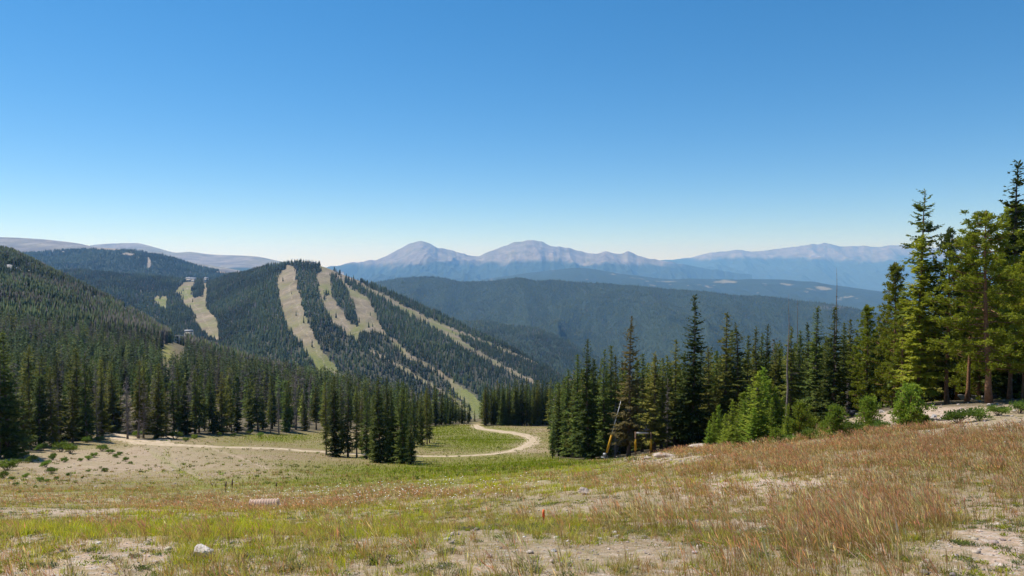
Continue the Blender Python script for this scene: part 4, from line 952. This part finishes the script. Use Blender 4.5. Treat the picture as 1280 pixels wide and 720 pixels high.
# snowmaking lance
x, y, z = at_depth(757, 77)
Yl = y
e = put(link('snowmaking_lance', None, label='leaning grey snowmaking pole with a yellow padded base at the stand edge', category='snow gun'), (x, y, z))
b0 = np.array([0, 0, 0.]); top = at_px(777, 499, Yl) - np.array([x, y, z])
u = lambda s: tuple(top * s)
m = MB().tube([u(.16), u(1.0)], [.065, .045], 10); link('lance_pole', m.data('lance_pole', M['steel'], True), e)
m = MB().tube([u(.12), u(.42)], [.13, .13], 12); link('yellow_pad', m.data('yellow_pad', M['yellow'], True), e)
m = MB().tube([(0, 0, -.3), (0, 0, .55)], [.13, .11], 10).tube([(-.42, 0, .3), (.35, 0, .25)], [.06, .06], 8).tube([(.3, -.05, -.2), (.28, 0, .5)], [.09, .06], 8).box((0, 0, .6), (.36, .3, .28)); link('hydrant', m.data('hydrant', M['steel'], True), e)
m = MB().tube([u(.985), u(1.03)], [.10, .07], 8).tube([u(1.02), tuple(np.array(u(1.03)) + np.array([.25, 0, .10]))], [.05, .04], 6); link('nozzle', m.data('nozzle', M['darksteel']), e)
m = MB().tube([(.1, -.1, .3), (.35, -.2, .9), tuple(np.array(u(.35)) + np.array([.22, -.1, 0])), u(.5)], [.03] * 4, 6); link('hose', m.data('hose', M['black'], True), e)
# padded posts with a board
x, y, z = at_depth(805, 74)
sc = y / F
e = put(link('padded_gate', None, label='two yellow padded posts holding up a weathered grey board', category='sign frame'), (x, y, z))
for dx, col in ((-9.5, 'wood'), (10, 'wood')):
    m = MB().tube([(dx * sc, 0, -.3), (dx * sc, 0, 30 * sc)], [.09, .08], 8); link('post', m.data('post', M['wood'], True), e)
    m = MB().tube([(dx * sc, 0, 6.5 * sc), (dx * sc, 0, 21 * sc)], [.125, .125], 12); link('yellow_pad', m.data('yellow_pad', M['yellow'], True), e)
m = MB().box((-1 * sc, -.14, 29 * sc), (15 * sc, .07, 2.0 * sc)); link('board', m.data('board', M['board']), e)
m = MB().box((4.5 * sc, -.12, 33 * sc), (7 * sc, .07, 2.4 * sc)).box((4 * sc, -.02, 26 * sc), (1.2 * sc, .10, 20 * sc)); link('control_box', m.data('control_box', M['darksteel']), e)
# orange stake
x, y, z = hit(679, 655)
e = put(link('survey_stake', None, label='thin wooden stake with orange tape on the sparse slope', category='stake'), (x, y, z), .3, 1, .06)
s_ = y / F
m = MB().box((0, 0, 7 * s_), (1.4 * s_, .8 * s_, 22 * s_)); link('stake', m.data('stake', M['wood']), e)
m = MB().tube([(0, 0, 9.5 * s_), (0.002, 0, 18.5 * s_)], [1.6 * s_, 1.35 * s_], 6).box((1.1 * s_, -.2 * s_, 10 * s_), (1.4 * s_, .3 * s_, 8 * s_), .4); link('orange_tape', m.data('orange_tape', M['orange']), e)
# corrugated culvert half buried
x, y, z = hit(331, 634)
s_ = y / F; m = MB(); n = 44
xs = np.linspace(-18 * s_, 17 * s_, n)
m.tube([(v, 0, 2.4 * s_ + .0 * v) for v in xs], [8.0 * s_ * (1.0 if k % 4 < 2 else .90) for k in range(n)], 20)
e = put(link('culvert_pipe', m.data('culvert_pipe', M['pipe']), label='half buried corrugated clay coloured pipe in the grass above the white rock', category='pipe'), (x, y, z), .12)
# dark cover between the bushes
x, y, z = hit(1066, 520)
s_ = y / F
e = put(link('covered_pump', None, label='small black covered box with a white cap between two bushes', category='box'), (x, y, z), .3)
m = MB().box((0, 0, 3.2 * s_), (9 * s_, 7 * s_, 7 * s_), 0, 0, .8); link('cover', m.data('cover', M['black']), e)
m = MB().tube([(1.5 * s_, -4 * s_, 1.6 * s_), (1.5 * s_, -4 * s_, 4.2 * s_)], [2.0 * s_, 1.7 * s_], 8); link('white_cap', m.data('white_cap', M['whiterock']), e)
# far-off buildings
def building(name, px, py, Y, w, d, h, label, cat, roof_h=.5, wings=1, rz=0.0, windows=5):
    b = at_px(px, py, Y)
    e = put(link(name, None, label=label, category=cat), (b[0], b[1], b[2]), rz)
    m = MB().box((0, 0, h / 2 - 3), (w, d, h + 6))
    if wings > 1: m.box((w * .42, -d * .35, h * .4 - 3), (w * .5, d * .6, h * .8 + 6))
    link('wall', m.data('wall', M['wall']), e)
    m = MB()
    def gable(cx, cy, z0, ww, dd, hh):
        m.add([(cx - ww / 2, cy - dd / 2, z0), (cx + ww / 2, cy - dd / 2, z0), (cx + ww / 2, cy + dd / 2, z0), (cx - ww / 2, cy + dd / 2, z0), (cx - ww / 2 * .9, cy, z0 + hh), (cx + ww / 2 * .9, cy, z0 + hh)], [(0, 1, 5, 4), (2, 3, 4, 5), (1, 2, 5), (3, 0, 4), (3, 2, 1, 0)])
    gable(0, 0, h + .02, w * 1.12, d * 1.2, h * roof_h)
    if wings > 1: gable(w * .42, -d * .35, h * .8 + .02, w * .58, d * .75, h * roof_h * .8)
    r = link('roof', m.data('roof', M['roof']), e)
    link('chimney', MB().box((-w * .2, d * .1, h * (1 + roof_h)), (w * .06, w * .06, h * .5)).data('chimney', M['wall']), r)
    for k in range(windows):
        link('window', MB().box((w * (-.5 + (k + .5) / windows), -d / 2 - .12, h * .5), (w / windows * .62, .3, h * .42)).data('window', M['window']), e)
    link('door', MB().box((w * .02, -d / 2 - .15, h * .22), (w * .07, .34, h * .44)).data('door', M['darksteel']), e)
    return e
building('ski_lodge', 238.5, 351.8, 2535, 34, 16, 9, 'pale ski lodge at the top of the curving run on the saddle', 'lodge', .6, 2, 0, 6)
building('lift_house', 258, 351.5, 2470, 13, 12, 9, 'dark roofed lift house at the top of the narrow straight run', 'lift station', .5, 1, 0, 2)
building('summit_hut', 389, 330.5, 2035, 18, 10, 5, 'low hut among trees on the ski mountain summit', 'hut', .5, 1, 0, 3)
building('lift_station', 236, 420, 700, 7.5, 6, 4.2, 'small tan lift station in the clearing above the hillside forest', 'lift station', .5, 1, .3, 3)
# chairlift down the hillside
TW = []
def tower(px, py, Y, hgt, label):
    b = at_px(px, py, Y); g = zg(b[0], b[1]) if Y < 1200 else b[2] - hgt
    e = put(link('lift_tower', None, label=label, category='lift tower', group='towers of the chairlift'), (b[0], b[1], float(b[2])))
    link('mast', MB().tube([(0, 0, float(g - b[2]) - 2), (0, 0, 0)], [.55, .38], 8).data('mast', M['steel'], True), e)
    link('crossarm', MB().box((0, 0, .25), (7.5, .5, .5)).box((-3.2, 0, -.1), (.5, 2.4, .5)).box((3.2, 0, -.1), (.5, 2.4, .5)).box((0, 0, 1.1), (6.5, .12, .12)).data('crossarm', M['steel']), e)
    TW.append(b); return e
tower(204, 436, 560, 14, 'nearest grey lift tower, with a wide crossarm above the hillside trees')
tower(216, 427, 610, 14, 'middle grey lift tower above the hillside trees')
tower(224, 420, 655, 14, 'farthest grey lift tower just below the tan lift station')
for sx, nm in ((-3.2, 'left'), (3.2, 'right')):
    start = at_px(183, 452, 480); end = at_px(235, 414, 700)
    ps = [start] + TW + [end]; pts = []
    for a, b in zip(ps, ps[1:]):
        for s in np.linspace(0, 1, 9)[:-1]:
            q = a + (b - a) * s; pts.append((q[0] + sx, q[1], q[2] - 5 * s * (1 - s)))
    pts.append(tuple(ps[-1] + np.array([sx, 0, 0])))
    link('lift_cable', MB().tube(pts, .07, 4).data('lift_cable', M['darksteel'], True), label='thin chairlift cable strung along the %s ends of the tower crossarms' % nm, category='cable', group='cables of the chairlift')
building('valley_cabin', 196, 377, 2360, 8, 8, 4, 'tiny cabin at the edge of the small yellow clearing', 'cabin', .5, 1, 0, 2)
x, y, z = at_px(253.5, 392, 2250)
e = put(link('lift_tower', None, label='thin dark lift tower standing on the pale run below the lodge', category='lift tower'), (x, y, z))
link('mast', MB().tube([(0, 0, -12), (0, 0, 14)], [.7, .5], 8).data('mast', M['darksteel'], True), e)
link('crossarm', MB().box((0, 0, 14), (8, .7, .7)).data('crossarm', M['darksteel']), e)

# ------------------------------------------------------------------ foreground grasses, stones, flowers
def ground_pts(n, y0, y1, u=.80):
    uu = rng.uniform(-u, u, n); y = np.sqrt(rng.uniform(y0 ** 2, y1 ** 2, n)); x = uu * y
    z = zg(x, y); px, py = proj(x, y, z)
    return x, y, z, px, py
RED = [(1150, 560, 260, 34, 1.0), (1240, 545, 130, 22, 1.0), (980, 580, 180, 30, .85), (800, 630, 200, 40, .5), (330, 632, 150, 12, .5), (520, 618, 120, 10, .45), (120, 650, 90, 14, .35), (1000, 695, 230, 36, .8), (1120, 640, 130, 50, .75), (760, 700, 140, 24, .45), (60, 710, 90, 18, .55), (420, 690, 120, 30, .4), (640, 700, 100, 30, .45), (690, 600, 60, 8, .5), (1270, 600, 60, 40, .6)]
LIME = [(200, 655, 90, 14, .9), (60, 672, 90, 16, .8), (330, 660, 90, 15, .9), (470, 645, 70, 9, 1.0), (560, 632, 70, 7, .9), (640, 610, 90, 10, .9), (840, 610, 110, 16, .6), (700, 650, 80, 20, .3), (950, 600, 120, 16, .4), (600, 600, 130, 10, 1.0), (720, 590, 80, 8, 1.0), (880, 585, 60, 7, .6), (770, 620, 60, 12, .35), (400, 680, 200, 30, .35)]
NOGR = [(1250, 690, 60, 45, .9), (1215, 640, 30, 25, .5), (560, 660, 60, 10, .7), (740, 630, 80, 12, .7), (640, 690, 60, 14, .6), (1000, 604, 70, 7, .7), (60, 641, 70, 6, .95), (820, 576, 60, 8, .8), (690, 640, 50, 14, .6), (100, 700, 80, 16, .5), (790, 690, 90, 14, .5), (930, 660, 50, 12, .5), (300, 712, 90, 10, .4)]
def blades(x, y, z, h, w, lean, az, col_a, col_b, head=None):
    """tapered blades, three triangles each; head: colour of a seed head on top"""
    n = len(x); b = np.stack([x, y, z], -1)
    wd = rng.uniform(0, 6.283, n); s = np.stack([np.cos(wd), np.sin(wd), 0 * wd], -1) * (w / 2)[:, None]
    L = np.stack([np.cos(az) * lean, np.sin(az) * lean, 0 * lean], -1)
    m = b + L * .35 + np.stack([0 * h, 0 * h, h * .55], -1)
    t = b + L + np.stack([0 * h, 0 * h, h * np.sqrt(np.maximum(1 - (lean / h) ** 2 * .5, .2))], -1)
    V = np.stack([b - s, b + s, m + s * .75, m - s * .75, t], 1)
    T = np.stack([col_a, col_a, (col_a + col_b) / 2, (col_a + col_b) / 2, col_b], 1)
    i = np.arange(n)[:, None] * 5
    F3 = np.concatenate([i + np.array([[3, 2, 4]])], 0); F4 = i + np.array([[0, 1, 2, 3]])
    F4b = None
    if head is not None:
        hw = np.maximum(w * 2.0, .007); s2 = np.stack([np.cos(wd), np.sin(wd), 0 * wd], -1) * (hw / 2)[:, None]
        d = (t - m); c = m + d * .72; V2 = np.stack([m + d * .38, c + s2, t + d * .12, c - s2], 1)
        V = np.concatenate([V.reshape(-1, 3), V2.reshape(-1, 3)]); T = np.concatenate([T.reshape(-1, 3), np.repeat(head, 4, 0)])
        F4 = np.concatenate([F4, np.arange(n * 4).reshape(-1, 4) + n * 5])
    return V.reshape(-1, 3), F3, F4, T.reshape(-1, 3)
def vary(c, n, v=.25, h=.12):
    return np.clip(np.array(c)[None] * (1 + v * np.clip(rng.normal(size=(n, 1)), -1.7, 1.7)) * (1 + h * np.clip(rng.normal(size=(n, 3)), -1.5, 1.5)), .005, .9)
def tuft_pts(n, y0, y1, per, spread, keep):
    x, y, z, px, py = ground_pts(n, y0, y1)
    k = rng.random(n) < keep(x, y, px, py)
    x, y = x[k], y[k]; i = np.repeat(np.arange(len(x)), per)
    a = rng.uniform(0, 6.283, len(i)); r = np.sqrt(rng.random(len(i))) * spread * (.5 + rng.random(len(x)))[i]
    xx, yy = x[i] + np.cos(a) * r, y[i] + np.sin(a) * r
    xx = np.where(np.abs(xx / yy) < .84, xx, x[i])
    return xx, yy, zg(xx, yy) - .01, a, i, len(x)
def clump_noise(x, y, s, seed): return sm(.42, .62, fbm(x * s, y * s, 3, seed))
GR = []
def field(name, label, parts):
    Vs, F3s, F4s, Ts, b = [], [], [], [], 0
    for V, F3, F4, T in parts:
        Vs.append(V); F3s.append(F3 + b); F4s.append(F4 + b); Ts.append(T); b += len(V)
    link(name, mesh_data(name, np.concatenate(Vs), [np.concatenate(F3s), np.concatenate(F4s)], M['grass'], {'tint': np.concatenate(Ts)}), kind='stuff', label=label)
WIND = math.pi * .98
def short_grass():
    out = []
    for y0, y1, dens, per, sp, wk in [(4.2, 9, 260, 16, .045, .0034), (9, 16, 130, 14, .06, .0052), (16, 28, 44, 13, .11, .0095), (28, 46, 14, 12, .2, .017), (46, 75, 5, 10, .33, .028)]:
        n = int(.80 * (y1 ** 2 - y0 ** 2) * dens)
        kp = lambda x, y, px, py: np.clip(.14 + (.70 - .3 * sm(700, 900, px) * sm(590, 630, py)) * clump_noise(x, y, 1.9, 81) * (.45 + .55 * clump_noise(x, y, .4, 83)) + .35 * blobs(px, py, LIME) * clump_noise(x, y, 1.1, 82) - blobs(px, py, NOGR) * .24 - .9 * blobs(px, py, [(60, 641, 75, 5, 1), (1240, 690, 40, 40, .5)]), .03, 1) * (py > 545)
        x, y, z, a, i, nt = tuft_pts(n, y0, y1, per, sp, kp)
        px, py = proj(x, y, z); m = len(x); f = np.searchsorted(i, np.arange(nt))
        lm = blobs(px[f], py[f], LIME) * (.08 + .92 * clump_noise(x[f], y[f], 1.4, 82))
        h = ((.04 + .13 * rng.random(nt) ** 1.6) * (1 + .8 * lm))[i] * rng.uniform(.6, 1.25, m)
        q = rng.random(nt); lime = (q < .17 + .8 * lm)[i]; q2 = rng.random(nt)
        dry = (q2 < .42)[i] & ~lime; red = (q2 > .82)[i] & ~lime
        def pick(c): return np.where(lime[:, None], vary(c[0], m), np.where(dry[:, None], vary(c[1], m), np.where(red[:, None], vary(c[2], m), vary(c[3], m))))
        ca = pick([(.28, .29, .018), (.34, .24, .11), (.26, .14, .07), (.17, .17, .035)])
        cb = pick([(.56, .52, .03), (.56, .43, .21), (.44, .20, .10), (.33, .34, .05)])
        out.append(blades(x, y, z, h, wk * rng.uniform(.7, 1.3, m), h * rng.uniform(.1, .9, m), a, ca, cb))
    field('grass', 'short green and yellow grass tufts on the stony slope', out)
def red_grass():
    out = []
    for y0, y1, dens, per, sp, wk in [(4.2, 9, 60, 13, .055, .0042), (9, 16, 58, 10, .08, .0055), (16, 28, 44, 9, .14, .008), (28, 46, 19, 9, .22, .014), (46, 66, 4, 8, .3, .022)]:
        n = int(.80 * (y1 ** 2 - y0 ** 2) * dens)
        kp = lambda x, y, px, py: np.clip(.03 + (.18 + .82 * clump_noise(x, y, .9, 85)) * blobs(px, py, RED) ** 1.3 + .16 * clump_noise(x, y, .5, 86) - blobs(px, py, NOGR) * .8 - .30 * blobs(px, py, LIME), .012, 1) * (py > 535)
        x, y, z, a, i, nt = tuft_pts(n, y0, y1, per, sp, kp)
        px, py = proj(x, y, z); m = len(x)
        h = ((.20 + .26 * rng.random(nt)) * np.interp(proj(x, y, z)[1][np.searchsorted(i, np.arange(nt))], [560, 640, 720], [1, 1, 1.05]) * np.interp(proj(x, y, z)[0][np.searchsorted(i, np.arange(nt))], [300, 750], [.62, 1]))[i] * rng.uniform(.6, 1.15, m)
        az = WIND + rng.normal(0, .55, m)
        straw = (rng.random(nt) < .35)[i]
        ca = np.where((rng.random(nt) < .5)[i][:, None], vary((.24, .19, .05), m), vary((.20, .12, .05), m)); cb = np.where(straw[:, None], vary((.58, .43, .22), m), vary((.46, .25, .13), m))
        hd = np.where(straw[:, None], vary((.66, .50, .30), m), vary((.60, .29, .19), m))
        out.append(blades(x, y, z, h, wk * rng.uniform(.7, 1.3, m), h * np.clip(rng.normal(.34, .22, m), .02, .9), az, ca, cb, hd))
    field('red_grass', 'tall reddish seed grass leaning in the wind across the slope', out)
def forbs():
    out = []
    for y0, y1, dens, per, sp, wk in [(4.2, 10, 44, 44, .075, .010), (10, 20, 20, 34, .10, .015), (20, 45, 4, 26, .16, .026)]:
        n = int(.80 * (y1 ** 2 - y0 ** 2) * dens)
        kp = lambda x, y, px, py: np.clip(.2 + .6 * clump_noise(x, y, .8, 88) - .15 * blobs(px, py, NOGR) - .4 * blobs(px, py, RED), .03, 1)
        x, y, z, a, i, nt = tuft_pts(n, y0, y1, per, sp, kp); m = len(x)
        h = (.012 + .03 * rng.random(nt))[i] * rng.uniform(.5, 1.3, m)
        q = rng.random(nt)[i][:, None]
        base = np.where(q < .55, vary((.185, .18, .11), m), np.where(q < .8, vary((.24, .25, .03), m), vary((.12, .14, .045), m)))
        lift = .05 * rng.random(nt)[i] * rng.random(m) * np.clip(1 - .5 * rng.random(m), 0, 1)
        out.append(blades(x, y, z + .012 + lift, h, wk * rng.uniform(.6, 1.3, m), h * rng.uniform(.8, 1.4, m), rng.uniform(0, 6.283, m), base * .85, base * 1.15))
    field('undergrowth', 'low leafy forbs and grey-green herbs between the grass tufts', out)
def meadow_grass():
    out = []
    n = 420000
    x, y, z, px, py = ground_pts(n, 50, 215, .80)
    fl = np.maximum(forest_left(px, y), forest_right(px, y)); g = blobs(px, py, GREEN)
    k = (fl < .3) & (rng.random(n) < .22 + .8 * g - .5 * blobs(px, py, BARE)) & (near_line(px, py, [(a, b, c * .42) for a, b, c in [(t[0], t[1], t[2] * F / 130 * .25) for t in TRACK]]) > 0)
    x, y, z, px, py = x[k], y[k], z[k], px[k], py[k]; n = len(x); g = g[k]
    h = rng.uniform(.08, .28, n) * (1 + .7 * g); gm = (rng.random(n) < g * 1.1 + .22)[:, None]
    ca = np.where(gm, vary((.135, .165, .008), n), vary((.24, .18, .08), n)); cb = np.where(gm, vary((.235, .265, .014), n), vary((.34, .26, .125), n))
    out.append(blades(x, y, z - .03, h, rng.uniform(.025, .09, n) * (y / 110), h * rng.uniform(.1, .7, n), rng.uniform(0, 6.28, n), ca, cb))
    for y0, y1, dens in [(48, 90, .35), (90, 170, .16)]:
        kp = lambda x, y, px, py: np.where(np.maximum(forest_left(px, y), forest_right(px, y)) < .3, .15 + .85 * clump_noise(x, y, .12, 97), 0)
        x, y, z, a, i, nt = tuft_pts(int(.80 * (y1 ** 2 - y0 ** 2) * dens), y0, y1, 16, .16, kp); n = len(x)
        h = (.10 + .26 * rng.random(nt) ** 2)[i] * rng.uniform(.6, 1.2, n); q = rng.random(nt)[i][:, None]
        c = np.where(q < .5, vary((.10, .115, .03), n), np.where(q < .8, vary((.23, .17, .08), n), vary((.17, .20, .03), n)))
        out.append(blades(x, y, z - .02, h, .05 * rng.uniform(.6, 1.6, n), h * rng.uniform(.2, .9, n), a, c * .9, c * 1.3))
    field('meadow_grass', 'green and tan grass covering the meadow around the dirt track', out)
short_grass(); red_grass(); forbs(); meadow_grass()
def flowers():
    x, y, z, px, py = ground_pts(60000, 13, 42)
    w = blobs(px, py, [(520, 622, 130, 12, .030), (410, 626, 140, 14, .02), (640, 606, 60, 8, .012), (330, 640, 100, 14, .008), (540, 605, 40, 8, .03)]) + .0006
    k = rng.random(len(x)) < w * .9
    x, y, z = x[k], y[k], z[k]; n = len(x); m = MB()
    for a, b, c in zip(x, y, z):
        h = rng.uniform(.15, .4); r = max(.014, .0011 * b)
        m.add([(a - .0006, b, c), (a + .0006, b, c), (a + .0006, b, c + h), (a - .0006, b, c + h)], [(0, 1, 2, 3)])
        ring = [(a + r * math.cos(t) * (1 if j % 2 else .6), b + r * math.sin(t) * (1 if j % 2 else .6), c + h + .3 * r * math.cos(t)) for j, t in enumerate(np.linspace(0, 6.283, 13)[:-1])]
        m.add([(a, b, c + h + .006)] + ring, [(0, 1 + j, 1 + (j + 1) % 12) for j in range(12)])
    M['petal'] = simple('white_petals', (.70, .70, .66), (.8, .8, .76), 8, .7, 0)
    link('wildflower_litter', m.data('wildflower_litter', M['petal']), kind='stuff', label='tiny white wildflowers scattered through the grass')
flowers()
def pebbles():
    import bmesh
    bm = bmesh.new(); bmesh.ops.create_icosphere(bm, subdivisions=1, radius=1)
    pv = np.array([v.co[:] for v in bm.verts]); pf = np.array([[v.index for v in f.verts] for f in bm.faces]); bm.free()
    protos = []
    for s in range(8):
        r = np.random.default_rng(s); q = pv * (1 + .35 * r.normal(size=(len(pv), 1)) * .6) * np.array([1, r.uniform(.6, .95), r.uniform(.45, .7)]); protos.append((q * .5, pf))
    X, Y, Z, S = [], [], [], []
    for y0, y1, n in [(4.2, 10, 15000), (10, 20, 11000), (20, 40, 3500)]:
        x, y, z, px, py = ground_pts(n, y0, y1)
        k = rng.random(n) < .35 + .7 * blobs(px, py, NOGR) + .3 * clump_noise(x, y, .6, 90)
        X.append(x[k]); Y.append(y[k]); Z.append(z[k]); S.append(np.minimum(.009 * (1 / np.maximum(rng.random(k.sum()), .004)) ** .45, .085) * (1 + .25 * (y0 > 15)))
    for q in range(900):
        a = hit(rng.uniform(1045, 1290), rng.uniform(497, 540)) if q < 420 else hit(rng.uniform(770, 900), rng.uniform(562, 580)) if q < 560 else hit(rng.uniform(0, 330), rng.uniform(545, 612))
        X.append([a[0]]); Y.append([a[1]]); Z.append([a[2]]); S.append([.07 + .22 * rng.random() ** 3])
    x, y, z, s = [np.concatenate(v) for v in (X, Y, Z, S)]
    n = len(x); c = vary((.40, .33, .27), n, .3, .05); w = rng.random(n) < .06; c[w] = vary((.68, .64, .60), w.sum(), .1, .03); d = rng.random(n) < .2; c[d] = vary((.20, .16, .135), d.sum())
    m, nt, N, L = new_mat('gravel_stone'); at = nd(nt, 'ShaderNodeAttribute', attribute_name='tint'); f = noise_fac(nt, 30, 4)
    finish(nt, mix(nt, .35, at.outputs['Color'], mix(nt, f, (.2, .16, .13), (.5, .44, .38))), .95, f, .4, .01)
    forest_mesh('gravel', protos, x, y, z + s * .08, s, s, c, m, kind='stuff', label='loose pebbles and stones on the bare soil of the slope')
pebbles()
# dark dry weed stalks on the left of the slope
for i, (px, py, h, lb) in enumerate([(282, 616, 14, 'dark dry weed stalk, left one of a close pair'), (290, 615, 16, 'dark dry weed stalk, right one of a close pair'), (345, 613, 10, 'dark dry weed stalk standing alone above the corrugated pipe')]):
    x, y, z = hit(px, py); s_ = y / F; m = MB()
    m.tube([(0, 0, -.02), (.02, 0, h * s_ * .6), (.03, .01, h * s_)], [.5 * s_, .5 * s_, .2 * s_], 5).tube([(.02, 0, h * s_ * .55), (.03, .01, h * s_ * 1.02)], [1.1 * s_, .7 * s_], 6)
    put(link('weed_stalk', m.data('weed_stalk', M['wood'], True), label=lb, category='plant'), (x, y, z))

# ------------------------------------------------------------------ haze: one even body of air
HZ_D, HZ_C = 5.0e-5, (.21, .50, 1.0)
m, nt, N, L = new_mat('haze_air')
v = nd(nt, 'ShaderNodeVolumePrincipled', ins={'Color': (*HZ_C, 1), 'Density': HZ_D, 'Anisotropy': .25, 'Absorption Color': (1, 1, 1, 1)})
o = nd(nt, 'ShaderNodeOutputMaterial'); L.new(v.outputs[0], o.inputs['Volume'])
link('haze', MB().box((0, 16500, -290), (92000, 34000, 2140)).data('haze', m), kind='stuff', label='thin blue haze filling the air')

# ------------------------------------------------------------------ daylight
SUN_EL, SUN_AZ = 59.0, -62.0        # azimuth clockwise from the view direction: ahead and to the left
sc = bpy.context.scene
w = bpy.data.worlds.new('World'); sc.world = w; w.use_nodes = True
nt = w.node_tree; nt.nodes.clear()
sky = nt.nodes.new('ShaderNodeTexSky'); sky.sky_type = 'NISHITA'; sky.sun_disc = False
sky.sun_elevation = R(SUN_EL); sky.sun_rotation = R(SUN_AZ); sky.altitude = 3400; sky.air_density = 1.2; sky.dust_density = .1; sky.ozone_density = 5.0
bg = nt.nodes.new('ShaderNodeBackground'); bg.inputs[1].default_value = .121
out = nt.nodes.new('ShaderNodeOutputWorld')
hs = nt.nodes.new('ShaderNodeHueSaturation'); hs.inputs['Saturation'].default_value = 1.29
nt.links.new(sky.outputs[0], hs.inputs['Color']); gm = nt.nodes.new('ShaderNodeGamma'); gm.inputs['Gamma'].default_value = .85
nt.links.new(hs.outputs[0], gm.inputs['Color']); nt.links.new(gm.outputs[0], bg.inputs[0]); nt.links.new(bg.outputs[0], out.inputs[0])
sl = bpy.data.lights.new('sun', 'SUN'); sl.energy = 4.6; sl.angle = R(.5); sl.color = (1, .955, .89)
so = bpy.data.objects.new('sun', sl); C.objects.link(so)
so.rotation_euler = (R(90 - SUN_EL), 0, R(180 - SUN_AZ))
cam = bpy.data.cameras.new('camera'); co = bpy.data.objects.new('camera', cam); C.objects.link(co)
cam.sensor_width = 36; cam.lens = 36 * F / 1280; cam.clip_start = .1; cam.clip_end = 120000
co.location = (0, 0, 0); co.rotation_euler = (R(90) - TH, 0, 0)
sc.camera = co
sc.view_settings.view_transform = 'Standard'; sc.view_settings.look = 'None'; sc.view_settings.exposure = .48; sc.view_settings.gamma = 1
cy = sc.cycles
cy.use_denoising = True; cy.denoising_input_passes = 'RGB_ALBEDO_NORMAL'; cy.denoising_prefilter = 'ACCURATE'
try: cy.denoiser = 'OPENIMAGEDENOISE'
except Exception: pass
cy.max_bounces = 6; cy.diffuse_bounces = 3; cy.glossy_bounces = 2; cy.transmission_bounces = 3; cy.volume_bounces = 1; cy.transparent_max_bounces = 4
cy.use_adaptive_sampling = True; cy.adaptive_threshold = .01
